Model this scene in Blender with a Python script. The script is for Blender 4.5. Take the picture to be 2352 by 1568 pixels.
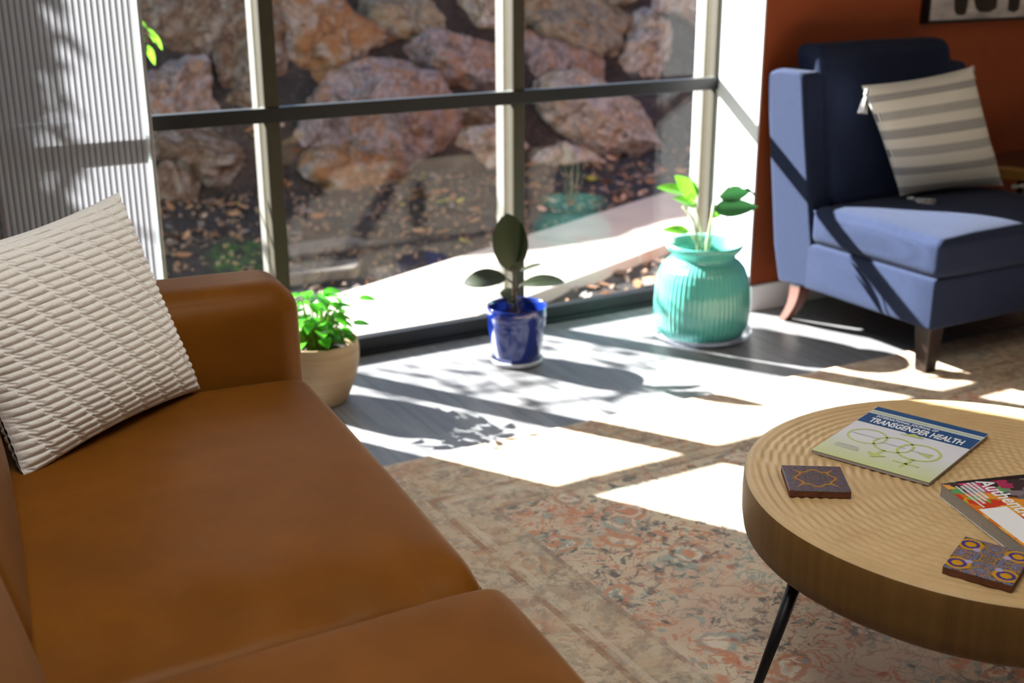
import bpy, bmesh, math, random
from mathutils import Vector, Matrix, Euler, noise as mnoise
SC = bpy.context.scene
COL = SC.collection
for o in list(bpy.data.objects): bpy.data.objects.remove(o)
R = math.radians

# ------------------------------------------------------------------ camera
cam = bpy.data.cameras.new('camera'); camo = bpy.data.objects.new('camera', cam); COL.objects.link(camo)
cam.sensor_width = 36; cam.lens = 2768.0 * 36 / 2352
PITCH, YAW, ROLL = R(18.252), R(29.2285), R(-0.2286)
fw = Vector((math.sin(YAW) * math.cos(PITCH), math.cos(YAW) * math.cos(PITCH), -math.sin(PITCH)))
rt = Vector((math.cos(YAW), -math.sin(YAW), 0)); up = rt.cross(fw)
r2 = rt * math.cos(ROLL) + up * math.sin(ROLL); u2 = -rt * math.sin(ROLL) + up * math.cos(ROLL)
camo.matrix_world = Matrix.Translation((0, 0, 1.4)) @ Matrix((r2, u2, -fw)).transposed().to_4x4()
cam.dof.use_dof = True; cam.dof.focus_distance = 2.25; cam.dof.aperture_fstop = 3.2
cam.clip_start = 0.05
SC.camera = camo

# ------------------------------------------------------------------ light
SC.view_settings.view_transform = 'Standard'; SC.view_settings.look = 'None'
SC.view_settings.gamma = 1; SC.view_settings.use_curve_mapping = False
SC.view_settings.exposure = 0.0
W = bpy.data.worlds.new('world'); SC.world = W; W.use_nodes = True
wn = W.node_tree.nodes; bg = wn['Background']
sky = wn.new('ShaderNodeTexSky'); sky.sky_type = 'NISHITA'; sky.sun_disc = False
sky.sun_elevation = R(29.4); sky.sun_rotation = R(-30.4)
W.node_tree.links.new(sky.outputs[0], bg.inputs[0]); bg.inputs[1].default_value = 0.36
sd = bpy.data.lights.new('sun', 'SUN'); sd.energy = 54.0; sd.angle = R(0.55); sd.color = (1, .965, .91)
so = bpy.data.objects.new('sun', sd); COL.objects.link(so); so.location = (-3, 9, 6)
so.rotation_euler = Vector((.912, -1.555, -1)).to_track_quat('-Z', 'Y').to_euler()
def area(name, loc, size, sy, e, color=(1, 1, 1), rot=(0, 0, 0)):
    l = bpy.data.lights.new(name, 'AREA'); l.shape = 'RECTANGLE'; l.size = size; l.size_y = sy; l.energy = e; l.color = color
    o = bpy.data.objects.new(name, l); COL.objects.link(o); o.location = loc; o.rotation_euler = rot
area('ceiling_fill', (0.4, 1.2, 2.62), 1.2, 1.2, 34, (1, .97, .93))  # added fill light to brighten the interior, no fixture known here
area('ceiling_fill', (0.6, -1.6, 2.62), 2.0, 1.2, 2, (1, .97, .93))  # second added fill, weak, behind the camera

# ------------------------------------------------------------------ mesh helpers
class MB:
    def __init__(s): s.v = []; s.f = []; s.mi = []
    def add(s, V, F, m=0):
        b = len(s.v); s.v += [tuple(v) for v in V]; s.f += [tuple(i + b for i in f) for f in F]; s.mi += [m] * len(F)
    def box(s, c0, c1, m=0):
        x0, y0, z0 = c0; x1, y1, z1 = c1
        s.add([(x0,y0,z0),(x1,y0,z0),(x1,y1,z0),(x0,y1,z0),(x0,y0,z1),(x1,y0,z1),(x1,y1,z1),(x0,y1,z1)],
              [(0,3,2,1),(4,5,6,7),(0,1,5,4),(1,2,6,5),(2,3,7,6),(3,0,4,7)], m)
    def prism(s, pts, z0, z1, m=0):
        n = len(pts); V = [(x, y, z0) for x, y in pts] + [(x, y, z1) for x, y in pts]
        F = [tuple(range(n))[::-1], tuple(range(n, 2*n))] + [(i, (i+1) % n, (i+1) % n + n, i + n) for i in range(n)]
        s.add(V, F, m)
    def lathe(s, prof, seg=48, m=0, mod=None, c=(0, 0, 0)):
        V = []
        for r, z in prof:
            for k in range(seg):
                a = 2 * math.pi * k / seg; rr = r * (mod(a, z, r) if mod else 1)
                V.append((c[0] + rr * math.cos(a), c[1] + rr * math.sin(a), c[2] + z))
        F = []
        for j in range(len(prof) - 1):
            for k in range(seg):
                k2 = (k + 1) % seg; F.append((j*seg+k, j*seg+k2, (j+1)*seg+k2, (j+1)*seg+k))
        s.add(V, F, m)
    def tube(s, pts, rad, seg=10, m=0, cap=True):
        pts = [Vector(p) for p in pts]; V = []; n = len(pts)
        rad = rad if isinstance(rad, (list, tuple)) else [rad] * n
        t0 = (pts[1] - pts[0]).normalized(); a = Vector((0, 0, 1)) if abs(t0.z) < .9 else Vector((1, 0, 0))
        u = t0.cross(a).normalized()
        for i, p in enumerate(pts):
            t = (pts[min(i+1, n-1)] - pts[max(i-1, 0)]).normalized(); u = (u - t * u.dot(t)).normalized(); w = t.cross(u)
            for k in range(seg):
                an = 2 * math.pi * k / seg; V.append(p + (u * math.cos(an) + w * math.sin(an)) * rad[i])
        F = [(i*seg+k, i*seg+(k+1) % seg, (i+1)*seg+(k+1) % seg, (i+1)*seg+k) for i in range(n-1) for k in range(seg)]
        if cap: F += [tuple(range(seg))[::-1], tuple(range((n-1)*seg, n*seg))]
        s.add(V, F, m)
    def grid(s, fn, nu, nv, m=0, flip=False):
        V = [fn(i / nu, j / nv) for j in range(nv + 1) for i in range(nu + 1)]
        F = []
        for j in range(nv):
            for i in range(nu):
                q = (j*(nu+1)+i, j*(nu+1)+i+1, (j+1)*(nu+1)+i+1, (j+1)*(nu+1)+i); F.append(q[::-1] if flip else q)
        s.add(V, F, m)
    def rbox(s, c0, c1, r, n=8, puff=(0, 0, 0), fn=None, m=0, seg=4):
        h = [(c1[i] - c0[i]) / 2 for i in range(3)]; c = [(c1[i] + c0[i]) / 2 for i in range(3)]
        r = min(r, *h)
        def line(hh):
            L = [-hh + r * (1 - math.cos(math.pi/2*k/seg)) * 1.0 for k in range(seg)]
            inner = [-(hh - r) + 2 * (hh - r) * k / n for k in range(n + 1)]
            return L + inner + [-x for x in L[::-1]]
        ax = [line(x) for x in h]; idx = {}; V = []; F = []
        def vert(p):
            k = tuple(round(x, 7) for x in p)
            if k in idx: return idx[k]
            inn = [max(-(h[i]-r), min(h[i]-r, p[i])) for i in range(3)]; d = Vector([p[i]-inn[i] for i in range(3)])
            q = Vector(inn) + (d.normalized() * r if d.length > 1e-9 else d)
            t = [max(0, 1 - (p[i]/h[i])**2) for i in range(3)]
            q.x += puff[0] * t[1] * t[2] * p[0]/h[0]; q.y += puff[1] * t[0] * t[2] * p[1]/h[1]; q.z += puff[2] * (t[0] * t[1]) ** .6 * p[2]/h[2]
            q += Vector(c)
            if fn: q = Vector(fn(q))
            idx[k] = len(V); V.append(q); return idx[k]
        for a in range(3):
            b, cc = (a+1) % 3, (a+2) % 3
            for sg in (-1, 1):
                for i in range(len(ax[b])-1):
                    for j in range(len(ax[cc])-1):
                        q = []
                        for (ii, jj) in ((i,j),(i+1,j),(i+1,j+1),(i,j+1)):
                            p = [0,0,0]; p[a] = sg*h[a]; p[b] = ax[b][ii]; p[cc] = ax[cc][jj]; q.append(vert(p))
                        if len(set(q)) == 4: F.append(tuple(q if sg > 0 else q[::-1]))
        s.add(V, F, m)
    def build(s, name, mats, parent=None, smooth=True, bevel=0, loc=None, rot=None, auto=None):
        me = bpy.data.meshes.new(name); me.from_pydata(s.v, [], s.f); me.update()
        mats = mats if isinstance(mats, (list, tuple)) else [mats]
        for x in mats: me.materials.append(x)
        me.polygons.foreach_set('material_index', s.mi)
        me.polygons.foreach_set('use_smooth', [smooth] * len(me.polygons))
        if auto: me.set_sharp_from_angle(angle=R(auto))
        o = bpy.data.objects.new(name, me); COL.objects.link(o)
        if parent: o.parent = parent
        if loc: o.location = loc
        if rot: o.rotation_euler = rot
        if bevel:
            b = o.modifiers.new('bevel', 'BEVEL'); b.width = bevel; b.segments = 2; b.limit_method = 'ANGLE'; b.angle_limit = R(40)
        return o
def tag(o, label=None, cat=None, group=None, kind=None):
    if label: o['label'] = label
    if cat: o['category'] = cat
    if group: o['group'] = group
    if kind: o['kind'] = kind
    return o
def empty(name, loc=(0, 0, 0), rz=0, label=None, cat=None, group=None, kind=None):
    o = bpy.data.objects.new(name, None); COL.objects.link(o); o.location = loc; o.rotation_euler = (0, 0, rz); o.empty_display_size = .05
    return tag(o, label, cat, group, kind)

# ------------------------------------------------------------------ material helpers
class NT:
    def schlick(s, f0=.04, f90=1):
        lw = s.new('LayerWeight'); lw.inputs[0].default_value = .5
        return s.math('ADD', s.math('MULTIPLY', s.math('POWER', lw.outputs['Facing'], 5), f90 - f0), f0)
    def __init__(s, name):
        s.m = bpy.data.materials.new(name); s.m.use_nodes = True; s.t = s.m.node_tree; s.n = s.t.nodes; s.b = s.n['Principled BSDF']; s.out = s.n['Material Output']
    def new(s, typ, **kw):
        x = s.n.new('ShaderNode' + typ)
        for k, v in kw.items(): setattr(x, k, v)
        return x
    def link(s, a, b): s.t.links.new(a, b)
    def setv(s, sock, v):
        if hasattr(v, 'is_linked') or hasattr(v, 'links'): s.link(v, sock)
        else: sock.default_value = v
    def math(s, op, a, b=None, c=None, clamp=False):
        x = s.new('Math', operation=op); x.use_clamp = clamp; s.setv(x.inputs[0], a)
        if b is not None: s.setv(x.inputs[1], b)
        if c is not None: s.setv(x.inputs[2], c)
        return x.outputs[0]
    def mix(s, f, a, b, mode='MIX'):
        x = s.new('Mix', data_type='RGBA', blend_type=mode); s.setv(x.inputs[0], f)
        s.setv(x.inputs[6], a if hasattr(a, 'links') else (*a, 1)[:4]); s.setv(x.inputs[7], b if hasattr(b, 'links') else (*b, 1)[:4]); return x.outputs[2]
    def coord(s, which='Object', scale=(1, 1, 1), rot=(0, 0, 0), loc=(0, 0, 0)):
        t = s.new('TexCoord'); m = s.new('Mapping'); s.link(t.outputs[which], m.inputs[0])
        m.inputs[1].default_value = loc; m.inputs[2].default_value = rot; m.inputs[3].default_value = scale; return m.outputs[0]
    def noise(s, vec, scale, detail=4, rough=.55, out=0, dist=0):
        x = s.new('TexNoise'); s.link(vec, x.inputs['Vector']); x.inputs['Scale'].default_value = scale; x.inputs['Detail'].default_value = detail
        x.inputs['Roughness'].default_value = rough; x.inputs['Distortion'].default_value = dist; return x.outputs[out]
    def vor(s, vec, scale, feat='F1', out=0, rnd=1):
        x = s.new('TexVoronoi', feature=feat); s.link(vec, x.inputs['Vector']); x.inputs['Scale'].default_value = scale; x.inputs['Randomness'].default_value = rnd; return x.outputs[out]
    def ramp(s, f, stops, interp='LINEAR'):
        x = s.new('ValToRGB'); s.setv(x.inputs[0], f); e = x.color_ramp.elements; x.color_ramp.interpolation = interp
        while len(e) < len(stops): e.new(.5)
        for i, (p, c) in enumerate(stops):
            e[i].position = p; e[i].color = (*c, 1) if not isinstance(c, (int, float)) else (c, c, c, 1)
        return x.outputs[0]
    def bump(s, h, strength=.3, dist=.002):
        x = s.new('Bump'); s.setv(x.inputs['Height'], h); x.inputs['Strength'].default_value = strength; x.inputs['Distance'].default_value = dist
        s.link(x.outputs[0], s.b.inputs['Normal']); return x
    def sep(s, vec):
        x = s.new('SeparateXYZ'); s.link(vec, x.inputs[0]); return x.outputs
    def comb(s, x, y, z):
        c = s.new('CombineXYZ'); s.setv(c.inputs[0], x); s.setv(c.inputs[1], y); s.setv(c.inputs[2], z); return c.outputs[0]
    def col(s, v): s.setv(s.b.inputs['Base Color'], v if hasattr(v, 'links') else (*v, 1))
    def set(s, **kw):
        for k, v in kw.items(): s.setv(s.b.inputs[k.replace('_', ' ')], v)
        return s
def plain(name, c, rough=.5, var=.12, scale=20, metal=0, bs=0, bd=.001, coat=0, spec=.5, sheen=0, vs=(1, 1, 1), c2=None):
    t = NT(name); v = t.coord(scale=vs); n = t.noise(v, scale)
    c2 = c2 or tuple(x * (1 - var * 2) for x in c)
    t.col(t.mix(t.ramp(n, [(.3, 0), (.7, 1)]), c, c2)); t.set(Roughness=rough, Metallic=metal, Coat_Weight=coat, Specular_IOR_Level=spec, Sheen_Weight=sheen)
    if bs: t.bump(t.noise(v, scale * 4), bs, bd)
    return t.m

# ---- setting materials
def m_floor():
    t = NT('grey_wood_floor'); o = t.coord(); X, Y, Z = t.sep(o)
    px = t.math('DIVIDE', X, .18); row = t.math('FLOOR', px)
    wn_ = t.new('TexWhiteNoise', noise_dimensions='1D'); t.link(row, wn_.inputs['W']); off = wn_.outputs[0]
    py = t.math('ADD', t.math('DIVIDE', Y, 1.2), t.math('MULTIPLY', off, 7)); cell = t.math('FLOOR', py)
    w2 = t.new('TexWhiteNoise', noise_dimensions='2D'); t.link(t.comb(row, cell, 0), w2.inputs['Vector']); rnd = w2.outputs[0]
    g = t.noise(t.comb(t.math('ADD', t.math('MULTIPLY', X, 26), t.math('MULTIPLY', rnd, 50)), t.math('MULTIPLY', Y, 2.2), 0), 1, 6, .6)
    c = t.mix(t.ramp(g, [(.3, 0), (.72, 1)]), (.13, .13, .14), (.27, .265, .27))
    c = t.mix(t.math('MULTIPLY', rnd, .35), c, (.1, .1, .108))
    fx = t.math('FRACT', px); gap = t.math('LESS_THAN', fx, .015); fy = t.math('FRACT', py); gap = t.math('MAXIMUM', gap, t.math('LESS_THAN', fy, .003))
    c = t.mix(t.math('MULTIPLY', gap, .6), c, (.03, .03, .03)); t.col(c); t.set(Roughness=.42, Specular_IOR_Level=.45)
    t.bump(t.math('SUBTRACT', g, gap), .15, .001); return t.m
def m_rug():
    t = NT('faded_persian_rug'); o = t.coord(); X, Y, Z = t.sep(o)    # origin at the far left corner; x right, y negative towards the room
    wv = t.new('TexNoise'); t.link(o, wv.inputs['Vector']); wv.inputs['Scale'].default_value = 9; wv.inputs['Detail'].default_value = 3
    wsub = t.new('VectorMath', operation='SUBTRACT'); t.link(wv.outputs['Color'], wsub.inputs[0]); wsub.inputs[1].default_value = (.5, .5, .5)
    wsc = t.new('VectorMath', operation='SCALE'); t.link(wsub.outputs[0], wsc.inputs[0]); wsc.inputs['Scale'].default_value = .09
    wa = t.new('VectorMath', operation='ADD'); t.link(o, wa.inputs[0]); t.link(wsc.outputs[0], wa.inputs[1]); wv2 = wa.outputs[0]
    cream, tan, rust, red, teal, char, pink = (.60, .50, .36), (.46, .35, .23), (.50, .21, .11), (.40, .13, .09), (.27, .33, .29), (.085, .095, .095), (.52, .37, .27)
    c = t.mix(t.ramp(t.noise(o, 6, 5, .6), [(.38, 0), (.62, 1)]), cream, pink)
    # rosettes
    d = t.vor(wv2, 7.5); ring = t.ramp(d, [(.0, 1), (.13, 1), (.17, 0), (.26, 0), (.30, .9), (.36, .9), (.41, 0)]); cell = t.vor(wv2, 7.5, out=1); cs = t.new('SeparateColor'); t.link(cell, cs.inputs[0])
    rc = t.mix(t.ramp(cs.outputs[0], [(.45, 0), (.55, 1)]), rust, teal)
    c = t.mix(t.math('MULTIPLY', ring, .95), c, rc); c = t.mix(t.ramp(d, [(.17, 0), (.19, .7), (.24, .7), (.27, 0)]), c, (.68, .62, .50))
    # vines
    n1 = t.noise(wv2, 16, 3, .5, dist=1.2); vine = t.ramp(n1, [(.46, 0), (.485, 1), (.515, 1), (.54, 0)])
    vm = t.ramp(t.noise(o, 5, 2), [(.42, 0), (.58, 1)])
    c = t.mix(t.math('MULTIPLY', vine, .9), c, t.mix(vm, teal, rust))
    d2 = t.vor(wv2, 26); dot = t.ramp(d2, [(.18, 1), (.3, 0)]); c3 = t.new('SeparateColor'); t.link(t.vor(wv2, 26, out=1), c3.inputs[0])
    dm = t.math('GREATER_THAN', c3.outputs[1], .52)
    dc = t.ramp(c3.outputs[0], [(0, rust), (.25, char), (.45, teal), (.62, red), (.8, cream), (.9, char)], 'CONSTANT')
    c = t.mix(t.math('MULTIPLY', t.math('MULTIPLY', dot, dm), .85), c, dc)
    # charcoal and rust clusters
    n2 = t.noise(wv2, 34, 4, .7); k1 = t.ramp(t.noise(o, 3.3, 2, .5), [(.40, 0), (.54, 1)])
    c = t.mix(t.math('MULTIPLY', t.ramp(n2, [(.53, 0), (.59, .9)]), k1), c, char)
    mv = t.coord(loc=(3.1, 5.2, 0)); k2 = t.ramp(t.noise(mv, 3.6, 2, .5), [(.54, 0), (.64, .9)])
    c = t.mix(t.math('MULTIPLY', t.ramp(t.noise(mv, 30, 4, .7), [(.5, 0), (.58, .9)]), k2), c, (.52, .20, .10))
    # borders: distance to the nearest of left and far edges
    dist = t.math('MINIMUM', X, t.math('MULTIPLY', Y, -1))
    def band(a, b): return t.math('MULTIPLY', t.math('GREATER_THAN', dist, a), t.math('LESS_THAN', dist, b))
    bm = t.math('LESS_THAN', dist, .40)
    bc = t.mix(t.ramp(t.noise(wv2, 22, 4, .6), [(.48, 0), (.56, .9)]), t.mix(t.ramp(t.noise(o, 9), [(.4, 0), (.6, 1)]), (.55, .46, .33), (.46, .34, .21)), (.30, .22, .15))
    bc = t.mix(t.math('MULTIPLY', t.ramp(t.vor(wv2, 18), [(.12, 1), (.22, 0)]), .6), bc, (.30, .31, .25))
    c = t.mix(t.math('MULTIPLY', bm, .62), c, bc)
    for a, b, cc, s in ((.0, .09, (.40, .20, .13), .45), (.12, .13, (.3, .17, .1), .6), (.255, .272, (.26, .13, .07), .8), (.285, .30, (.62, .53, .4), .7), (.385, .40, (.22, .15, .12), .7)):
        c = t.mix(t.math('MULTIPLY', t.math('MULTIPLY', band(a, b), s), t.ramp(t.noise(wv2, 12, 4, .7), [(.40, .15), (.60, 1)])), c, cc)
    # wear
    c = t.mix(t.ramp(t.noise(o, 60, 5, .7), [(.45, 0), (.75, .25)]), c, (.64, .55, .42))
    c = t.mix(t.ramp(t.noise(t.coord(scale=(1, 3, 1)), 120, 3, .7), [(.5, 0), (.75, .35)]), c, (.3, .25, .2))
    t.col(c); t.set(Roughness=.95, Specular_IOR_Level=.15, Sheen_Weight=.1); t.bump(t.noise(o, 420, 2), .5, .002); return t.m
def m_rock(name, c1, c2, c3):
    t = NT(name); v = t.coord(); n = t.noise(v, 4.2, 9, .66, dist=1.1); n2 = t.noise(v, 8, 7, .65)
    c = t.ramp(n, [(.36, c2), (.46, c1), (.53, c3), (.62, c1)])
    c = t.mix(t.ramp(n2, [(.55, 0), (.66, .8)]), c, c2); c = t.mix(t.ramp(t.noise(v, 18, 6, .75), [(.50, 0), (.68, .75)]), c, (.07, .045, .032))
    wv = t.new('VectorMath', operation='ADD'); t.link(v, wv.inputs[0]); ns = t.new('TexNoise'); t.link(v, ns.inputs['Vector']); ns.inputs['Scale'].default_value = 3; t.link(ns.outputs['Color'], wv.inputs[1])
    c = t.mix(t.ramp(t.vor(wv.outputs[0], 3.6, 'DISTANCE_TO_EDGE'), [(0, .8), (.035, .0)]), c, (.03, .022, .02))
    t.col(c); t.set(Roughness=.85, Specular_IOR_Level=.25); t.bump(t.math('ADD', t.noise(v, 12, 8, .65), t.math('MULTIPLY', t.vor(v, 5, 'DISTANCE_TO_EDGE'), .5)), .9, .035); return t.m
def m_soil():
    t = NT('dark_soil'); v = t.coord(); n = t.noise(v, 5, 8, .65)
    c = t.ramp(n, [(.35, (.016, .014, .015)), (.55, (.034, .029, .029)), (.72, (.085, .066, .052))]); c = t.mix(t.ramp(t.vor(v, 34), [(.1, .7), (.3, 0)]), c, (.14, .10, .075))
    t.col(c); t.set(Roughness=.95, Specular_IOR_Level=.2); t.bump(t.noise(v, 40, 8, .7), .8, .02); return t.m
def m_concrete():
    t = NT('path_concrete'); v = t.coord(); n = t.noise(v, 4, 8, .6)
    t.col(t.mix(t.ramp(n, [(.3, 0), (.7, 1)]), (.40, .355, .31), (.33, .30, .275))); t.set(Roughness=.9, Specular_IOR_Level=.2); t.bump(t.noise(v, 120, 3), .3, .003); return t.m
def m_glass():
    t = NT('window_glass'); t.n.remove(t.b)
    fz = t.schlick(.015)
    tr = t.new('BsdfTransparent'); tr.inputs[0].default_value = (.93, .95, .95, 1); gl = t.new('BsdfGlossy'); gl.inputs['Roughness'].default_value = .0; gl.inputs[0].default_value = (1, 1, 1, 1)
    mx = t.new('MixShader'); t.link(fz, mx.inputs[0]); t.link(tr.outputs[0], mx.inputs[1]); t.link(gl.outputs[0], mx.inputs[2]); t.link(mx.outputs[0], t.out.inputs[0]); return t.m
def m_clear():
    t = NT('clear_plastic'); t.n.remove(t.b); fz = t.schlick(.05)
    tr = t.new('BsdfTransparent'); tr.inputs[0].default_value = (.85, .87, .92, 1); gl = t.new('BsdfGlossy'); gl.inputs['Roughness'].default_value = .08
    df = t.new('BsdfDiffuse'); df.inputs[0].default_value = (.7, .72, .8, 1); m0 = t.new('MixShader'); m0.inputs[0].default_value = .25; t.link(tr.outputs[0], m0.inputs[1]); t.link(df.outputs[0], m0.inputs[2])
    mx = t.new('MixShader'); t.link(fz, mx.inputs[0]); t.link(m0.outputs[0], mx.inputs[1]); t.link(gl.outputs[0], mx.inputs[2]); t.link(mx.outputs[0], t.out.inputs[0]); return t.m
def m_flute():
    t = NT('fluted_frosted_acrylic'); t.n.remove(t.b)
    tl = t.new('BsdfTranslucent'); tl.inputs[0].default_value = (.17, .17, .19, 1)
    df = t.new('BsdfDiffuse'); df.inputs[0].default_value = (.72, .70, .70, 1)
    rf = t.new('BsdfRefraction'); rf.inputs['Roughness'].default_value = .32; rf.inputs['IOR'].default_value = 1.12; rf.inputs[0].default_value = (.9, .93, .97, 1)
    gl = t.new('BsdfGlossy'); gl.inputs['Roughness'].default_value = .12; fz = t.schlick(.04)
    ad = t.new('MixShader'); ad.inputs[0].default_value = .45; t.link(tl.outputs[0], ad.inputs[1]); t.link(df.outputs[0], ad.inputs[2])
    m1 = t.new('MixShader'); m1.inputs[0].default_value = .25; t.link(ad.outputs[0], m1.inputs[1]); t.link(rf.outputs[0], m1.inputs[2])
    m2 = t.new('MixShader'); t.link(fz, m2.inputs[0]); t.link(m1.outputs[0], m2.inputs[1]); t.link(gl.outputs[0], m2.inputs[2]); t.link(m2.outputs[0], t.out.inputs[0]); return t.m
def m_edge():
    t = NT('sunlit_edge_white'); t.n.remove(t.b); tl = t.new('BsdfTranslucent'); tl.inputs[0].default_value = (.8, .85, .85, 1); df = t.new('BsdfDiffuse'); df.inputs[0].default_value = (.8, .82, .82, 1)
    mx = t.new('MixShader'); mx.inputs[0].default_value = .5; t.link(tl.outputs[0], mx.inputs[1]); t.link(df.outputs[0], mx.inputs[2]); t.link(mx.outputs[0], t.out.inputs[0]); return t.m
def m_leather():
    t = NT('cognac_leather'); v = t.coord(); n = t.noise(v, 3.5, 5, .6)
    c = t.mix(t.ramp(n, [(.3, 0), (.7, 1)]), (.140, .048, .0045), (.190, .066, .0062)); c = t.mix(t.ramp(t.noise(v, 11, 4), [(.45, 0), (.7, .4)]), c, (.135, .045, .006))
    t.n.remove(t.b); df = t.new('BsdfDiffuse'); t.link(c, df.inputs[0]); gl = t.new('BsdfGlossy'); gl.inputs[0].default_value = (1, .86, .72, 1); gl.inputs['Roughness'].default_value = .38
    mx = t.new('MixShader'); t.link(t.schlick(.012, .22), mx.inputs[0]); t.link(df.outputs[0], mx.inputs[1]); t.link(gl.outputs[0], mx.inputs[2]); t.link(mx.outputs[0], t.out.inputs[0])
    t.b = df; bmp = t.bump(t.math('ADD', t.math('MULTIPLY', t.vor(v, 900), .5), t.math('MULTIPLY', t.noise(v, 7, 4, .5), 3)), .22, .0015); t.link(bmp.outputs[0], gl.inputs['Normal']); return t.m
def m_leaf(name, c1, c2, rough=.35, transl=.35):
    t = NT(name); v = t.coord('Generated'); n = t.noise(v, 8, 3); col = t.mix(n, c1, c2); t.col(col); t.set(Roughness=rough, Specular_IOR_Level=.5)
    tl = t.new('BsdfTranslucent'); t.link(t.mix(.6, col, tuple(min(1, x * 2.2) for x in c1)), tl.inputs[0]); mx = t.new('MixShader'); mx.inputs[0].default_value = transl
    t.link(t.b.outputs[0], mx.inputs[1]); t.link(tl.outputs[0], mx.inputs[2]); t.link(mx.outputs[0], t.out.inputs[0]); return t.m

M = dict(
    floor=m_floor(), rug=m_rug(), soil=m_soil(), concrete=m_concrete(), glass=m_glass(), clear=m_clear(), edge=m_edge(), mull2=plain('dimmer_mullion_side', (.062, .056, .044), .4, .05, 30, spec=.4), rib=plain('painted_groove_shade', (.26, .25, .25), .5, .05), flute=m_flute(), leather=m_leather(),
    orange=plain('burnt_orange_paint', (.27, .052, .012), .55, .04, 6, bs=.08), white=plain('white_paint', (.80, .81, .83), .5, .02, 5, bs=.05),
    ceil=plain('ceiling_paint', (.75, .74, .72), .8, .02, 4), grey_wall=plain('warm_grey_paint', (.52, .48, .44), .8, .03, 4),
    bronze=plain('bronze_aluminium', (.040, .032, .018), .45, .08, 30, spec=.3), mull=plain('sunlit_mullion_side', (.16, .155, .14), .4, .05, 30, spec=.4), black_alu=plain('black_aluminium', (.007, .007, .008), .42, .1, 40, spec=.35),
    alu=plain('satin_aluminium', (.62, .62, .64), .3, .05, 40, metal=.9), navy=None)
def m_fabric(name, c1, c2, sc=260, rough=.9):
    t = NT(name); v = t.coord(); w = t.new('TexWave', wave_type='BANDS', bands_direction='Z'); t.link(v, w.inputs[0]); w.inputs['Scale'].default_value = sc / 2; w.inputs['Distortion'].default_value = 1.5
    w2 = t.new('TexWave', wave_type='BANDS', bands_direction='X'); t.link(v, w2.inputs[0]); w2.inputs['Scale'].default_value = sc / 2; w2.inputs['Distortion'].default_value = 1.5
    wv = t.math('MULTIPLY', t.math('ADD', w.outputs['Fac'], w2.outputs['Fac']), .5)
    n = t.noise(v, 60, 5, .7); c = t.mix(t.math('ADD', t.math('MULTIPLY', n, .6), t.math('MULTIPLY', wv, .4)), c1, c2); t.col(c); t.set(Roughness=rough, Specular_IOR_Level=.1, Sheen_Weight=.04); t.bump(t.math('ADD', wv, n), .35, .0012); return t.m
M['navy'] = m_fabric('navy_woven_fabric', (.0065, .0105, .030), (.022, .033, .074))
M['dark_wood'] = plain('dark_stained_wood', (.013, .005, .0035), .4, .25, 30, vs=(4, 4, .6), spec=.5)
M['red_wood'] = plain('reddish_stained_wood', (.13, .035, .018), .35, .2, 30, vs=(4, 4, .6), spec=.5)

# ------------------------------------------------------------------ the room
def struct(mb, name, m, smooth=False, **k): return tag(mb.build(name, m, smooth=smooth, **k), kind='structure')
YW = 3.82      # room-side plane of the window frame
mb = MB(); mb.box((-3, -3, -.1), (6.2, 3.98, 0)); struct(mb, 'floor', M['floor'])
mb = MB(); mb.box((-3, -3, 2.7), (6.2, 3.98, 2.8)); struct(mb, 'ceiling', M['ceil'])
mb = MB(); mb.box((3.08, 3.57, 0), (6.2, 3.72, 2.7)); struct(mb, 'wall_right', M['orange'])
mb = MB(); mb.box((3.072, 3.568, 0), (3.08, 3.84, 2.7)); mb.box((3.08, 3.73, 0), (3.3, 3.98, 2.7)); struct(mb, 'wall_corner', M['white'])
mb = MB(); mb.box((-3, 3.82, 0), (.31, 3.98, 2.7)); mb.box((.31, 3.82, 2.4), (3.08, 3.98, 2.7)); struct(mb, 'wall_window', M['white'])
mb = MB(); mb.box((-3.1, -3, 0), (-3, 3.98, 2.7)); struct(mb, 'wall_left', M['grey_wall'])
mb = MB(); mb.box((-3, -3.1, 0), (6.2, -3, 2.7)); struct(mb, 'wall_back', M['grey_wall'])
mb = MB(); mb.box((6.2, -3, 0), (6.3, 3.72, 2.7)); struct(mb, 'wall_far_right', M['grey_wall'])
mb = MB(); mb.box((3.08, 3.555, 0), (6.2, 3.5699, .105)); struct(mb, 'baseboard_right', M['white'], bevel=.003)

# ------------------------------------------------------------------ window
win = empty('window_1', (0, 0, 0)); tag(win, kind='structure')
YG0, YG1 = 3.872, 3.894
PX = [(.30, .345), (1.227, 1.276), (2.149, 2.196), (3.062, 3.105)]
for a, b in PX:
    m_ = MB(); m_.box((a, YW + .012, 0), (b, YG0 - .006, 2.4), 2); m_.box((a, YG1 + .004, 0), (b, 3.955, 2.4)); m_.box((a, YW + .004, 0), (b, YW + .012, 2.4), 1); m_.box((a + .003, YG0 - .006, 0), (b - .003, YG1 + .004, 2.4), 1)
    m_.build('mullion', [M['mull'], M['bronze'], M['mull2']], win, smooth=False, bevel=.0015)  # sunlight put into the side colours: bright outer half, dimmer inner half
for (a, _), (_, b) in ((PX[0], PX[1]), (PX[1], PX[2]), (PX[2], PX[3])): pass
mb = MB(); mb.box((.345, YW - .006, .852), (3.104, 3.857, .899)); mb.build('transom', M['black_alu'], win, smooth=False, bevel=.002)
mb = MB(); mb.box((.31, YW - .004, 0), (3.08, 3.96, .018)); mb.box((.31, YW + .006, .018), (3.08, 3.866, .066)); mb.box((.31, 3.90, .018), (3.08, 3.95, .04)); mb.build('bottom_track', M['black_alu'], win, smooth=False, bevel=.003)
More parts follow.
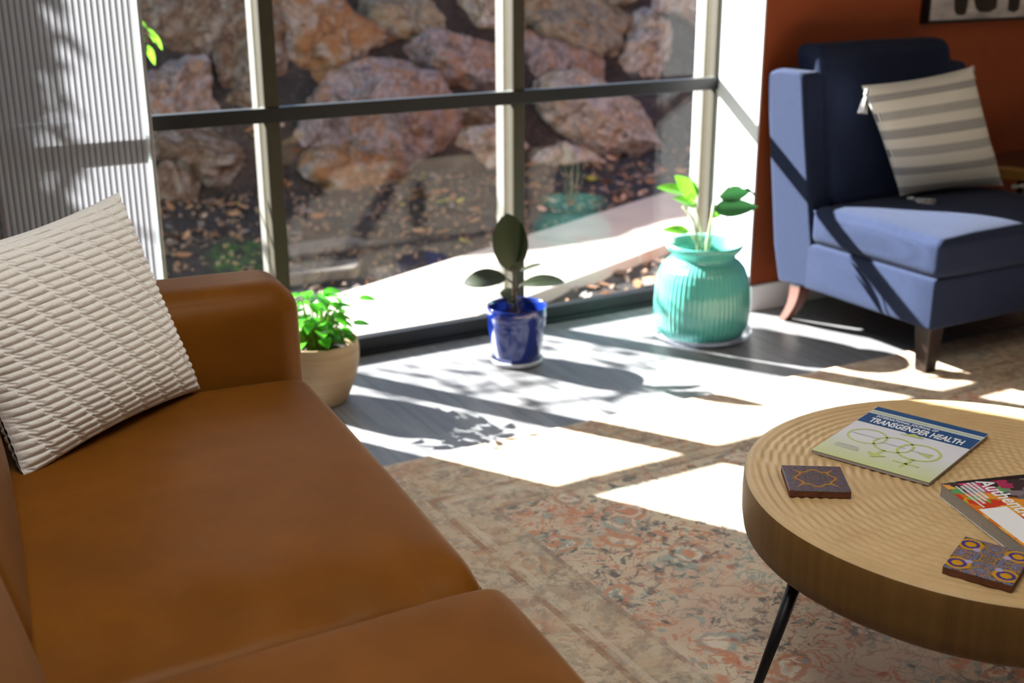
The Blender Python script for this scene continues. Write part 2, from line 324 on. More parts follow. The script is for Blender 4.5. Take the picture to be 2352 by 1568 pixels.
mb = MB(); mb.box((.31, YW, 2.36), (3.08, 3.96, 2.4)); mb.build('head_track', M['black_alu'], win, smooth=False)
for i in range(3):
    a, b = PX[i][1] - .004, PX[i + 1][0] + .004
    for z0, z1 in ((.03, .86), (.89, 2.37)):
        m_ = MB(); m_.box((a, YG0, z0), (b, YG1, z1)); m_.build('glass_pane', M['glass'], win, smooth=False)

# ------------------------------------------------------------------ outside
random.seed(5)
def hill(x, y):
    z = -.06
    if y > 6.9: z += min((y - 6.9) / .58, 2.1 + .25 * mnoise.noise((x * .7, 3.3, 0)))
    elif y > 4.9: z += .03 * (y - 4.9)
    return z + .022 * mnoise.noise((x * 4, y * 4, 0)) + .05 * mnoise.noise((x * 1.3, y * 1.3, 5)) * (1 if y > 5 else .2)
mb = MB(); mb.grid(lambda u, v: (-4 + 16 * u, 3.985 + 7 * v, hill(-4 + 16 * u, 3.985 + 7 * v)), 240, 150); gs = mb.build('garden_ground', M['soil']); tag(gs, kind='structure')
ud = Vector((1, .435)).normalized(); nd = Vector((-ud.y, ud.x)); pc = Vector((2.95, 4.80))
mb = MB()
for k in range(-2, 5):
    a, b = k * 1.25 + .2 + .008, (k + 1) * 1.25 + .2 - .008
    pts = [pc + ud * a - nd * .33, pc + ud * b - nd * .33, pc + ud * b + nd * .34, pc + ud * a + nd * .34]
    cl = [(p.x, max(p.y, 3.99)) for p in pts]
    mb.prism(cl, -.12, -.004 - .002 * (k % 2))
wp = mb.build('walkway', M['concrete'], smooth=False, bevel=.006); tag(wp, kind='structure')
# boulders
ROCK = {
    'd': m_rock('dull_grey_stone', (.12, .105, .10), (.09, .08, .08), (.14, .12, .10)),
    'o': m_rock('orange_rust_stone', (.20, .120, .062), (.24, .21, .20), (.19, .082, .030)), 'p': m_rock('purple_grey_stone', (.23, .20, .215), (.09, .07, .07), (.20, .11, .06)),
    'b': m_rock('brown_stone', (.15, .11, .08), (.21, .19, .185), (.08, .045, .026)), 'g': m_rock('tan_grey_stone', (.21, .19, .15), (.11, .10, .085), (.20, .145, .085)),
    'l': m_rock('pale_sandstone', (.38, .345, .31), (.27, .265, .29), (.25, .175, .11))}
def boulder(loc, size, seed, mk, label, rot=0, sub=5, nm='boulder', cuts=11, cat='boulder', grp=None):
    rnd = random.Random(seed); bm = bmesh.new(); bmesh.ops.create_icosphere(bm, subdivisions=sub, radius=1)
    pl = []
    for _ in range(cuts):
        n = Vector((rnd.gauss(0, 1), rnd.gauss(0, 1), rnd.gauss(0, 1))).normalized(); pl.append((n, rnd.uniform(.55, .86)))
    off = Vector((rnd.uniform(-50, 50), rnd.uniform(-50, 50), rnd.uniform(-50, 50)))
    for v in bm.verts:
        p = v.co.copy() * 1.12
        for n, d in pl:
            k = p.dot(n)
            if k > d: p -= n * (k - d) * .93
        f = mnoise.fractal(p * 2.2 + off, 1.0, 2.0, 4) * .15 + mnoise.fractal(p * 6 + off, 1.0, 2.0, 4) * .055
        p += p.normalized() * f; v.co = p
    ex = [max(abs(v.co[i]) for v in bm.verts) for i in range(3)]
    for v in bm.verts: v.co = Vector((v.co.x / ex[0] * size[0] / 2, v.co.y / ex[1] * size[1] / 2, v.co.z / ex[2] * size[2] / 2))
    me = bpy.data.meshes.new(nm); bm.to_mesh(me); bm.free(); me.materials.append(ROCK[mk])
    for p in me.polygons: p.use_smooth = True
    me.set_sharp_from_angle(angle=R(32))
    o = bpy.data.objects.new(nm, me); COL.objects.link(o); o.location = loc; o.rotation_euler = (0, rot, rnd.uniform(-.4, .4))
    return tag(o, label, cat, grp)
BL = [
    ((1.90, 7.56, .98), (.52, .5, .48), 'b', .1, 'grey-brown boulder at the top left corner of the window, beside the hanging leaves'),
    ((2.27, 7.50, .80), (.46, .5, .52), 'b', .1, 'brown boulder seen just left of the left window mullion, above the bar'),
    ((1.77, 7.34, .54), (.52, .5, .50), 'p', .5, 'pinkish grey sloping boulder beside the fluted screen, above the window bar'),
    ((1.86, 7.18, .22), (.54, .5, .36), 'b', .1, 'brown boulder under the window bar in the left pane'),
    ((1.69, 7.05, .03), (.30, .35, .32), 'b', .2, 'small brown boulder on the soil beside the fluted screen'),
    ((2.85, 7.52, .84), (.74, .6, .64), 'o', -.1, 'large rust-orange boulder at the top of the middle pane, right of the left mullion'),
    ((3.43, 7.55, .90), (.60, .5, .46), 'g', .1, 'yellow-grey boulder at the top of the middle pane, beside the large rust-orange one'),
    ((3.99, 7.58, 1.03), (.38, .4, .30), 'l', .2, 'boulder with sunlight put into its pale colour at the top edge, left of the centre mullion'),  # pale stone stands in for sunlight on this boulder
    ((3.66, 7.38, .62), (.64, .5, .34), 'p', .25, 'lilac-grey wedge-shaped boulder left of the centre mullion, above the bar'),
    ((3.22, 7.44, .52), (.34, .3, .34), 'b', 0, 'small dark brown boulder wedged left of the lilac wedge-shaped boulder'),
    ((2.97, 7.20, .33), (1.0, .6, .66), 'p', .1, 'very large round purple-brown boulder crossing the bar in the middle pane'),
    ((2.78, 7.02, .06), (.56, .4, .40), 'o', .15, 'bright orange boulder resting on the soil at the foot of the pile'),
    ((4.74, 7.52, .82), (.80, .5, .46), 'g', .35, 'big smooth tan boulder at the top of the right pane, right of the centre mullion'),
    ((5.65, 7.60, .97), (.58, .5, .38), 'l', .1, 'pale boulder at the top right of the right pane'),
    ((5.23, 7.38, .62), (.46, .4, .44), 'l', -.5, 'upright pale pinkish boulder above the right end of the bar'),
    ((4.44, 7.32, .52), (.56, .4, .46), 'p', .2, 'grey-mauve rounded boulder just above the bar, right of the centre mullion'),
    ((4.66, 7.10, .17), (.94, .5, .50), 'l', .55, 'long pale slab boulder sloping down to the right below the bar'),
    ((3.78, 7.20, .28), (.40, .4, .28), 'b', 0, 'brown-grey boulder directly under the bar, left of the centre mullion'),
    ((3.79, 7.06, .07), (.52, .4, .34), 'l', .1, 'pale boulder low down, left of the centre mullion'),
    ((4.31, 6.96, -.02), (.48, .3, .24), 'l', .1, 'small flat cream boulder on the soil under the long sloping slab'),
    ((5.14, 7.64, 1.06), (.38, .4, .22), 'g', 0, 'small grey boulder at the top edge between the big tan one and the corner one'),
    ((5.72, 7.22, .30), (.44, .4, .62), 'g', .1, 'tan boulder behind the right end of the window, below the bar'),
    ((2.22, 7.36, .48), (.36, .3, .30), 'b', 0, 'shadowed brown boulder behind the left window mullion at bar height'),
    ((4.33, 7.60, 1.00), (.36, .4, .28), 'g', 0, 'shaded grey boulder at the top edge beside the centre mullion'),
    ((2.36, 7.64, 1.12), (.40, .4, .26), 'o', 0, 'rusty boulder at the top edge behind the left window mullion'),
    ((5.96, 7.5, .80), (.42, .4, .40), 'b', 0, 'brown boulder furthest to the right behind the window frame'),
]
for i, (l, s, k, r_, lb) in enumerate(BL): boulder(l, [q * 1.33 for q in s], 11 + i * 7, k, lb, r_, grp='boulders piled on the slope outside')
# flat stones in the soil
def slab(pts, z0, z1, label, mk='g'):
    m_ = MB(); m_.prism(pts, z0, z1); o = m_.build('flat_stone', ROCK[mk], smooth=False, bevel=.012); return tag(o, label, 'stone', 'flat stones in the soil bed')
slab([(1.80, 5.36), (2.26, 5.42), (2.22, 5.62), (1.86, 5.60)], -.08, .0, 'long flat grey stone in the soil behind the left mullion, farther of the two slabs', 'd')
slab([(1.66, 5.02), (1.98, 4.98), (2.08, 5.14), (1.72, 5.20)], -.08, .005, 'flat grey stone in the soil close to the path behind the left mullion', 'd')

# leaf litter and chips
def m_litter():
    t = NT('dead_leaf'); g = t.new('NewGeometry'); t.col(t.ramp(g.outputs['Random Per Island'], [(0, (.20, .09, .035)), (.3, (.28, .15, .07)), (.5, (.10, .055, .03)), (.7, (.34, .23, .17)), (.85, (.13, .11, .10)), (.97, (.30, .28, .03))], 'CONSTANT')); t.set(Roughness=.8); return t.m
mb = MB(); rnd = random.Random(9)
n_ = 0
while n_ < 1150:
    x = rnd.uniform(.6, 6.5); y = rnd.uniform(4.05, 7.2)
    rel = Vector((x, y)) - pc; dd = rel.dot(nd)
    if -.36 < dd < .37: continue
    dens = .06 + .9 * (mnoise.noise((x * 1.9, y * 2.6, 2)) > .12) * (.4 + .6 * (y > 5.9)) + .4 * (dd < -.35)
    if rnd.random() > dens: continue
    n_ += 1; s = rnd.uniform(.018, .05); a = rnd.uniform(0, 6.28); tl = rnd.uniform(-.5, .5); z = hill(x, y) + .012
    e = Euler((tl, rnd.uniform(-.5, .5), a)).to_matrix(); c = Vector((x, y, z))
    V = [c + e @ Vector(p) * s for p in ((-1, 0, .1), (-.4, -.5, 0), (.4, -.42, 0), (1, 0, .3), (.4, .42, .15), (-.4, .5, .2))]
    mb.add(V, [(0, 1, 2, 5), (2, 3, 4, 5)])
o = mb.build('leaf_litter', m_litter(), smooth=False); tag(o, 'brown and orange dead leaves scattered over the dark soil outside the window', 'dead leaves', kind='stuff')
mb = MB()
for _ in range(1800):
    x = rnd.uniform(1.2, 5.5); y = rnd.uniform(4.02, 7.0); rel = Vector((x, y)) - pc; dd = rel.dot(nd)
    if -.345 < dd < .355: continue
    s = rnd.uniform(.006, .022); z = hill(x, y); e = Euler((rnd.uniform(0, 6), rnd.uniform(0, 6), 0)).to_matrix()
    mb.add([Vector((x, y, z + .006)) + e @ Vector(p) * s for p in ((1, 0, 0), (0, 1.3, 0), (0, 0, .8), (-1, 0, 0), (0, -.8, 0), (0, 0, -.8))], [(0,1,2),(1,3,2),(3,4,2),(4,0,2),(1,0,5),(3,1,5),(4,3,5),(0,4,5)])
o = mb.build('wood_chips', plain('bark_chip', (.20, .13, .09), .85, .3, 60), smooth=False); tag(o, 'loose gravel and bark chips in the soil bed beside the path', 'gravel', kind='stuff')
# leaf helper
def leaf(mb, base, direction, L, Wd, normal=(0, 0, 1), curl=.3, fold=.25, nu=6, nv=9, tip=1.0, m=0, oval=False):
    d = Vector(direction).normalized(); n = Vector(normal); n = (n - d * n.dot(d)).normalized(); s = d.cross(n); base = Vector(base)
    def f(u, v):
        w = (math.sin(math.pi * v) ** .58 if oval else math.sin(math.pi * min(1, v ** (.75 * tip))) ** .8 * (1 - .15 * v)) * Wd / 2 + .0005; x = (u - .5) * 2
        a = -curl * v; p = base + d * (L * (math.sin(curl * v) / curl if abs(curl) > .01 else v)) - n * (L * (1 - math.cos(curl * v)) / curl if abs(curl) > .01 else 0)
        return p + s * (x * w) + n * (abs(x) * w * fold)
    mb.grid(f, nu, nv, m)
M['leaf_out'] = m_leaf('tree_leaf_green', (.10, .26, .015), (.16, .36, .03), .4, .5)
tree = empty('tree', (-1.3, 6.6, -.05), 0, 'leafy green tree hanging into the top left corner outside the window', 'tree')
mb = MB(); mb.tube([(0, 0, 0), (.05, -.05, .8), (.0, -.1, 1.8), (.15, -.2, 3.2)], [.09, .075, .06, .03], 12); mb.build('trunk', plain('tree_bark', (.16, .11, .08), .9, .3, 25, bs=.6, bd=.01), tree)
mb = MB(); rnd = random.Random(3); BRS = []
for k in range(9):
    z0 = rnd.uniform(1.25, 3.1); a = rnd.uniform(.6, 4.6); l = rnd.uniform(.4, .6); p = Vector((.02, -.1, z0)); q = p + Vector((math.cos(a), math.sin(a), rnd.uniform(-.15, .35))) * l
    BRS.append((p, q)); mb.tube([p, (p + q) / 2 + Vector((0, 0, .06)), q], [.016, .01, .004], 6)
vis = [(Vector((.02, -.1, 1.9)), Vector((2.38, -1.56, 1.36))), (Vector((2.0, -1.3, 1.52)), Vector((2.47, -1.62, 1.10)))]
for p, q in vis + [(Vector((.02, -.1, 1.95)), Vector((2.65, -.62, 1.80)))]: mb.tube([p, (p + q) / 2 + Vector((0, 0, .08)), q], [.014, .009, .003], 6)
mb.build('branch', plain('branch_bark', (.12, .09, .06), .9, .2, 30), tree)
mb = MB()
for k in range(4800):
    e = Vector((rnd.gauss(0, 1), rnd.gauss(0, 1), rnd.gauss(0, 1))).normalized() * rnd.uniform(.35, 1) ** .5; b = Vector((-.20 + e.x * .48, -.15 + e.y * .30, 2.95 + e.z * 1.45))
    leaf(mb, b, (rnd.uniform(-1, 1), rnd.uniform(-1, 1), rnd.uniform(-1, .3)), rnd.uniform(.07, .12), rnd.uniform(.04, .06), (rnd.uniform(-.6, .6), rnd.uniform(-.6, .6), 1), .4, .2, 2, 3)
for p, q in BRS[:0]:
    for k in range(22):
        t_ = rnd.uniform(.25, 1.05); b = p.lerp(q, t_) + Vector((rnd.uniform(-.13, .13), rnd.uniform(-.13, .13), rnd.uniform(-.12, .1)))
        leaf(mb, b, (rnd.uniform(-1, 1), rnd.uniform(-1, 1), rnd.uniform(-1, .3)), rnd.uniform(.06, .10), rnd.uniform(.03, .045), (rnd.uniform(-.6, .6), rnd.uniform(-.6, .6), 1), .4, .2, 2, 4)
for p, q in vis:
    for k in range(34 if q.z > 1.3 else 16):
        t_ = rnd.uniform(.45, 1.02); sp = .12 if t_ < .9 and q.z > 1.3 else .04; b = p.lerp(q, t_) + Vector((rnd.uniform(-sp, sp), rnd.uniform(-sp, sp), rnd.uniform(-sp, sp)))
        leaf(mb, b, (rnd.uniform(-.2, .8), rnd.uniform(-.8, .2), rnd.uniform(-1.2, .0)), rnd.uniform(.05, .085), rnd.uniform(.028, .04), (rnd.uniform(-.6, .6), rnd.uniform(-.6, .6), 1), .4, .2, 2, 5)
p, q = Vector((.02, -.1, 1.95)), Vector((2.65, -.62, 1.80))
for k in range(90):
    t_ = rnd.uniform(.42, 1.02); b = p.lerp(q, t_) + Vector((rnd.uniform(-.1, .1), rnd.uniform(-.12, .12), rnd.uniform(-.12, .06)))
    leaf(mb, b, (rnd.uniform(-1, 1), rnd.uniform(-1, 1), rnd.uniform(-1, .3)), rnd.uniform(.06, .10), rnd.uniform(.035, .05), (rnd.uniform(-.6, .6), rnd.uniform(-.6, .6), 1), .4, .2, 2, 4)
mb.build('foliage', M['leaf_out'], tree)

# ------------------------------------------------------------------ fluted screen
scr = empty('privacy_screen', (.615, 3.74, 0), 0, 'tall frosted screen of vertical fluted plastic standing against the window behind the sofa', 'screen')
def fl(u, v):
    x = -.223 + .4315 * u; ph = u * 25
    return (x, -.003 - .0085 * abs(math.sin(math.pi * ph)) ** .75, .02 + 2.28 * v)
mb = MB(); mb.grid(fl, 25 * 12, 1); mb.mi = [1 if (k % 12) in (0, 1, 11) else 0 for k in range(300)]; mb.build('fluted_sheet', [M['flute'], M['rib']], scr)  # groove faces painted grey for the shade between flutes
mb = MB(); mb.box((.217, -.012, 0), (.228, .008, 2.32)); mb.build('edge_channel', M['alu'], scr, smooth=False, bevel=.001)
mb = MB(); mb.box((-.228, -.008, 0), (-.222, .006, 2.32)); mb.build('edge_channel', M['alu'], scr, smooth=False)
mb = MB(); mb.box((-.22, -.02, 0), (.226, .02, .02)); mb.build('base_rail', M['alu'], scr, smooth=False)

mb = MB(); mb.box((.2084, -.006, .0), (.2172, .007, 2.32)); e_ = mb.build('sunlit_edge_strip', M['edge'], scr, smooth=False); e_['label'] = 'white strip standing in for the sunlit channel edge'  # white translucent strip added so the channel edge looks sunlit

# ------------------------------------------------------------------ sofa
sofa = empty('sofa', (.868, 2.55, 0), R(-4.3), 'cognac brown leather sofa with a rounded arm, in the left foreground', 'sofa')
lm = M['leather']
def seatfn(y0, y1):
    def f(q):
        x, y, z = q
        sk = (y1 - y) / (y1 - y0) if y0 > -1.5 else 1 - (y1 - y) / (y1 - y0)
        y += .10 * x * max(0, sk)
        if z > .40:
            w = 1 - ((y - (y0 + y1) / 2) / ((y1 - y0) / 2)) ** 2; w = max(0, w)
            z += .0042 * math.sin(y * 75 + 3 * math.sin(x * 7)) * math.exp(-((x + .36) / .16) ** 2 - ((y + .46) / .09) ** 2)
            z += .008 * mnoise.noise((x * 4, y * 4, 1)) * w
            k = min(1, max(0, (y0 + .15 - y) / .13)); z -= .026 * k * k * (1 if y0 > -1.5 else 0)
            k = min(1, max(0, (y - y1 + .06) / .06)); z -= .006 * k * k * (1 if y0 < -1.5 else 0)
            z -= .006 * min(1, max(0, (x + .10) / .10)) ** 2
            z += .010 * math.sin(x * 38 + 2) * math.exp(-((y - y0 - .07) / .06) ** 2) * (1 if x > -.6 else 0) * .5
        return (x, y, z)
    return f
mb = MB(); mb.box((-.92, -2.3, .12), (-.015, .0, .285)); mb.rbox((-.93, -2.3, .11), (-.012, .005, .29), .02, 6); mb.build('base', lm, sofa)
mb = MB(); mb.rbox((-.80, -1.045, .28), (.014, -.002, .452), .042, 26, (.006, .004, .016), seatfn(-1.045, 0), seg=6); mb.build('seat_cushion', lm, sofa)
mb = MB(); mb.rbox((-.80, -2.14, .28), (.030, -1.048, .450), .040, 26, (.006, .004, .006), seatfn(-2.14, -1.048), seg=6); mb.build('seat_cushion', lm, sofa)
def lean(q, x0=-.65):
    x, y, z = q; return (x - (z - .45) * .24, y, z)
mb = MB(); mb.rbox((-.84, -1.05, .44), (-.655, -.01, .86), .06, 18, (.022, .004, .012), lean, seg=6); mb.build('back_cushion', lm, sofa)
mb = MB(); mb.rbox((-.84, -2.12, .44), (-.648, -1.07, .86), .06, 18, (.03, .006, .012), lean, seg=6); mb.build('back_cushion', lm, sofa)
mb = MB(); mb.rbox((-1.02, -2.3, .12), (-.86, .235, .80), .05, 10, (0, 0, 0), lambda q: (q[0] - max(0, q[2] - .45) * .24, q[1], q[2])); mb.build('back_frame', lm, sofa)
mb = MB(); mb.rbox((-.95, .002, .11), (.010, .238, .662), .070, 14, (.006, .006, .006), seg=7); mb.build('arm', lm, sofa)
mb = MB(); mb.rbox((-.95, -2.54, .11), (.034, -2.305, .662), .062, 10, (.006, .006, .006), seg=7); mb.build('arm', lm, sofa)
for x, y in ((-.06, .18), (-.88, .18), (-.06, -2.46), (-.88, -2.46)):
    m_ = MB(); m_.lathe([(0, 0), (.016, 0), (.024, .115), (0, .115)], 16, c=(x, y, 0)); m_.build('leg', M['dark_wood'], sofa)

# ------------------------------------------------------------------ pillows
EDGE = .45
def pillow(mb, c, T, nu, nv, disp=None, back=True, pinch=.05):
    BLc, BRc, TRc, TLc = [Vector(p) for p in c]; n = (BRc - BLc).cross(TLc - BLc).normalized()
    ctr = (BLc + BRc + TRc + TLc) / 4
    def side(sg):
        def f(u, v):
            x, y = 2 * u - 1, 2 * v - 1
            p = (BLc * (1 - u) + BRc * u) * (1 - v) + (TLc * (1 - u) + TRc * u) * v
            # edges pull inwards between the corners
            e = pinch * ((1 - x * x) * abs(y) ** 3 + (1 - y * y) * abs(x) ** 3)
            p = p.lerp(ctr, e)
            h = T * (max(0, 1 - x ** 4) * max(0, 1 - y ** 4)) ** .55 * (.72 + .28 * (1 - x * x) * (1 - y * y)) ** 1
            d = disp(u, v) * min(1, 22 * min(u, 1 - u, v, 1 - v) + EDGE) if disp else 0
            return p + n * sg * (h + d)
        return f
    mb.grid(side(1), nu, nv, 0)
    if back: mb.grid(side(-1), nu, nv, 0, flip=True)
def knit(u, v):
    N = 27; wob = .16 * mnoise.noise((u * 5, v * 5, 0))
    vv = v * N + wob; r = math.floor(vv); f = vv - r
    s = (u * 8.2 + r * .17 + .05 * mnoise.noise((r * 1.7, u * 3, 4))) % 1.0
    rib = math.sin(math.pi * f) ** .62
    if s < .30:       # forked, stepped stretch between two tufts
        k = math.sin(math.pi * s / .30) ** .4; g = (f + .5 * s / .30) % 1.0
        fork = abs(math.sin(2 * math.pi * g)) ** .8 * .55
        rib = rib * (1 - k * .8) + fork * k * .8
    fz = mnoise.noise((u * 150, v * 110, 0)) * .10 + mnoise.noise((u * 60, v * 60, 3)) * .06
    return .0078 * (rib + fz * rib)
t = NT('cream_chenille'); v = t.coord(); t.col(t.mix(t.noise(v, 90, 4, .7), (.78, .75, .69), (.89, .87, .83))); t.set(Roughness=.95, Specular_IOR_Level=.1, Sheen_Weight=.4); t.bump(t.noise(v, 520, 3, .7), .6, .002); M['knit'] = t.m
mb = MB(); pillow(mb, [(.208, 2.235, .456), (.622, 2.535, .462), (.503, 2.60, .905), (.085, 2.31, .875)], .075, 340, 324, knit, pinch=.07)
o = mb.build('throw_pillow', M['knit']); tag(o, 'cream chenille throw pillow with thick ribs, leaning on the brown sofa', 'pillow')

# striped pillow on the armchair
def m_stripe():
    t = NT('striped_woven_cotton'); uv = t.new('TexCoord').outputs['UV']; U, V, _ = t.sep(uv)
    cream, ink = (.60, .61, .58), (.09, .10, .14)
    def band(c, w): return t.math('LESS_THAN', t.math('ABSOLUTE', t.math('SUBTRACT', V, c)), w)
    ticks = t.math('GREATER_THAN', t.math('SINE', t.math('MULTIPLY', U, 300)), -.25)
    lines = t.math('GREATER_THAN', t.math('SINE', t.math('MULTIPLY', V, 330)), -.6)
    a = None
    for c, w, k in ((.045, .032, 'l'), (.215, .036, 'l'), (.385, .038, 't'), (.555, .042, 'l'), (.72, .038, 't'), (.885, .030, 'l')):
        b = t.math('MULTIPLY', band(c, w), ticks if k == 't' else lines); a = b if a is None else t.math('MAXIMUM', a, b)
    cx = t.new('Mix', data_type='RGBA'); t.link(t.math('MULTIPLY', a, .85), cx.inputs[0]); cx.inputs[6].default_value = (*cream, 1); cx.inputs[7].default_value = (*ink, 1)
    t.col(cx.outputs[2]); t.set(Roughness=.9, Specular_IOR_Level=.15, Sheen_Weight=.2); t.bump(t.noise(t.coord(), 300, 3), .4, .001); return t.m
cp = empty('striped_pillow', (3.6, 3.1, .5), 0, 'cream throw pillow with grey stripes leaning on the navy armchair', 'pillow')
PC = [(3.395, 3.13, .512), (3.885, 3.075, .512), (3.765, 3.185, .955), (3.225, 3.20, .915)]
off = Vector((3.6, 3.1, .5)); nu, nv = 60, 60
mb = MB(); pillow(mb, [tuple(Vector(p) - off) for p in PC], .062, nu, nv, lambda u, v: .003 * mnoise.noise((u * 6, v * 6, 8)), pinch=.05)
cov = mb.build('cover', m_stripe(), cp); uvl = cov.data.uv_layers.new(name='UVMap'); nn = (nu + 1) * (nv + 1)
for lp in cov.data.loops:
    i = lp.vertex_index % nn; uvl.data[lp.index].uv = ((i % (nu + 1)) / nu, (i // (nu + 1)) / nv)
M['tassel'] = plain('tassel_yarn', (.60, .59, .56), .9, .3, 60, c2=(.14, .15, .2))
def tassel(p, d, L=.075, r=.016):
    p = Vector(p) - off; d = Vector(d).normalized(); m_ = MB(); rn = random.Random(int(p.x * 999))
    m_.tube([p, p + d * .02], [.007, .006], 8); m_.tube([p + d * .012, p + d * .022], [.008, .008], 10)
    for k in range(26):
        a = Vector((rn.uniform(-1, 1), rn.uniform(-1, 1), rn.uniform(-1, 1))); a = (a - d * a.dot(d)).normalized() * rn.uniform(.2, 1) * r
        m_.tube([p + d * .018, p + d * .04 + a * .5, p + d * L + a], [.0018, .0018, .0014], 5)
    m_.build('tassel', M['tassel'], cp)
tassel((3.222, 3.17, .905), (-.25, -.1, -1), .085); tassel((3.385, 3.085, .512), (.35, -.95, .0), .10, .020); tassel((3.92, 3.06, .505), (.9, -.05, .0), .08, .012); tassel((3.775, 3.19, .955), (.4, .3, -.6), .06)

# ------------------------------------------------------------------ navy armchair
ch = empty('armchair', (3.09, 2.66, 0), 0, 'navy blue upholstered armless lounge chair against the orange wall', 'armchair')
nv_ = M['navy']; CW = .86
mb = MB(); mb.rbox((0, 0, .165), (CW, .62, .343), .014, 6, (.002, .002, 0), seg=3); mb.build('seat_base', nv_, ch)
def cush(q):
    x, y, z = q
    if z > .42: z += .018 * math.exp(-((y - .02) / .35) ** 2) * 0 + .006 * mnoise.noise((x * 5, y * 5, 2))
    return (x, y, z)
mb = MB(); mb.rbox((-.004, -.012, .345), (CW + .004, .60, .478), .030, 16, (.006, .006, .026), cush, seg=5); sc_ = mb.build('seat_cushion', nv_, ch)
mb = MB(); zt = .462
mb.tube([(.012, .60, zt), (.012, .004, zt), (CW - .012, .004, zt), (CW - .012, .60, zt)], .0045, 8); mb.build('piping', nv_, sc_)
# side wings with a raked profile and a back panel
def wing(x0, x1):
    m_ = MB(); prof = [(.548, .17), (.760, .158), (.800, .30), (.896, .925), (.885, .945), (.83, .958), (.715, .952), (.698, .93), (.66, .72), (.602, .42)]
    n = len(prof); V = [(x0, y, z) for y, z in prof] + [(x1, y, z) for y, z in prof]
    F = [tuple(range(n)), tuple(range(n, 2*n))[::-1]] + [(i + n, (i+1) % n + n, (i+1) % n, i) for i in range(n)]
    m_.add(V, F); return m_
for x0, x1 in ((0, .105), (CW - .105, CW)): wing(x0, x1).build('wing', nv_, ch, smooth=True, bevel=.014, auto=40)
mb = MB(); V = [(.1, .70, .17), (CW - .1, .70, .17), (CW - .1, .86, .93), (.1, .86, .93), (.1, .76, .17), (CW - .1, .76, .17), (CW - .1, .895, .93), (.1, .895, .93)]
mb.add(V, [(0, 3, 2, 1), (4, 5, 6, 7), (0, 1, 5, 4), (3, 7, 6, 2), (0, 4, 7, 3), (1, 2, 6, 5)]); mb.build('back_panel', nv_, ch, smooth=False, bevel=.01)
mb = MB(); mb.rbox((.085, .545, .47), (CW - .085, .70, 1.035), .045, 16, (0, .02, .012), lambda q: (q[0], q[1] + (q[2] - .47) * .30, q[2] + (.012 * (abs((q[0] - CW / 2) / .34) ** 6) if q[2] > .95 else 0)), seg=5); mb.build('back_cushion', nv_, ch)
def tleg(x, y, m, name='leg', dx=0, dy=0, h=.168, w0=.034, w1=.024, curve=0):
    m_ = MB(); V = []; n = 6
    for i in range(n + 1):
        t_ = i / n; w = w1 + (w0 - w1) * t_; ox = dx * (1 - t_); oy = dy * (1 - t_) ** (2 if curve else 1)
        V += [(x + ox - w, y + oy - w, h * t_), (x + ox + w, y + oy - w, h * t_), (x + ox + w, y + oy + w, h * t_), (x + ox - w, y + oy + w, h * t_)]
    F = [(0, 3, 2, 1), (4*n, 4*n+1, 4*n+2, 4*n+3)] + [(4*i+k, 4*i+(k+1) % 4, 4*i+4+(k+1) % 4, 4*i+4+k) for i in range(n) for k in range(4)]
    m_.add(V, F); return m_.build(name, m, ch, smooth=False, bevel=.003)
tleg(.045, .045, M['dark_wood']); tleg(CW - .045, .045, M['dark_wood'])
l1 = tleg(.045, .68, M['red_wood'], dy=.075, curve=1, w0=.03, w1=.018); l2 = tleg(CW - .045, .68, M['red_wood'], dy=.075, curve=1, w0=.03, w1=.018); l1['label'] = 'raked reddish rear leg'

# ------------------------------------------------------------------ rug
mb = MB(); RX, RY = .955, 2.886
def rg(u, v):
    x, y = 3.6 * u, -3.4 * v; wv = .004 * mnoise.noise((x * 2, y * 2, 0))
    return (x, y + .006 * math.sin(x * 2.1), .0075 + .002 * mnoise.noise((x * 3, y * 3, 2)))
mb.grid(rg, 90, 90, flip=True); b = len(mb.v)
n1 = 91
edge = [i for i in range(n1)] + [n1 * (j + 1) - 1 for j in range(1, n1)] + [n1 * n1 - 1 - i for i in range(1, n1)] + [n1 * (n1 - 1 - j) for j in range(1, n1 - 1)]
for i in edge: mb.v.append((mb.v[i][0], mb.v[i][1], .0005))
for k in range(len(edge)):
    k2 = (k + 1) % len(edge); mb.f.append((edge[k], edge[k2], b + k2, b + k)); mb.mi.append(0)
rug = mb.build('rug', M['rug'], loc=(RX, RY, 0)); tag(rug, 'faded oriental rug in cream, rust and grey-green on the grey floor', 'rug')

# ------------------------------------------------------------------ coffee table
CT = Vector((1.795, 1.368)); TR, TZ = .452, .43
tab = empty('coffee_table', (CT.x, CT.y, 0), 0, 'round light wood coffee table with a carved ring top and black splayed legs', 'coffee table')
def m_tabtop():
    t = NT('carved_pale_wood'); v = t.coord(); X, Y, Z = t.sep(v)
    r1 = t.math('SQRT', t.math('ADD', t.math('POWER', X, 2), t.math('POWER', Y, 2)))
    g = t.noise(t.comb(t.math('MULTIPLY', X, 5), t.math('MULTIPLY', Y, 5), t.math('MULTIPLY', Z, 1)), 3, 5, .6)
    c = t.mix(t.ramp(g, [(.3, 0), (.7, 1)]), (.58, .405, .20), (.50, .335, .155))
    w = t.math('MULTIPLY', t.math('ADD', t.math('SINE', t.math('MULTIPLY', r1, 2 * math.pi / .0185)), 1), .5)
    t.col(t.mix(t.math('MULTIPLY', w, .06), c, (.36, .22, .09))); t.set(Roughness=.5, Specular_IOR_Level=.35); t.bump(t.noise(v, 60, 4, .6), .2, .001); return t.m
t = NT('pale_wood_side'); v = t.coord(scale=(30, 30, 1.0)); n = t.noise(v, 1.5, 5, .6); t.col(t.mix(t.ramp(n, [(.3, 0), (.7, 1)]), (.21, .112, .031), (.145, .074, .019))); t.set(Roughness=.5, Specular_IOR_Level=.3); M['tabside'] = t.m
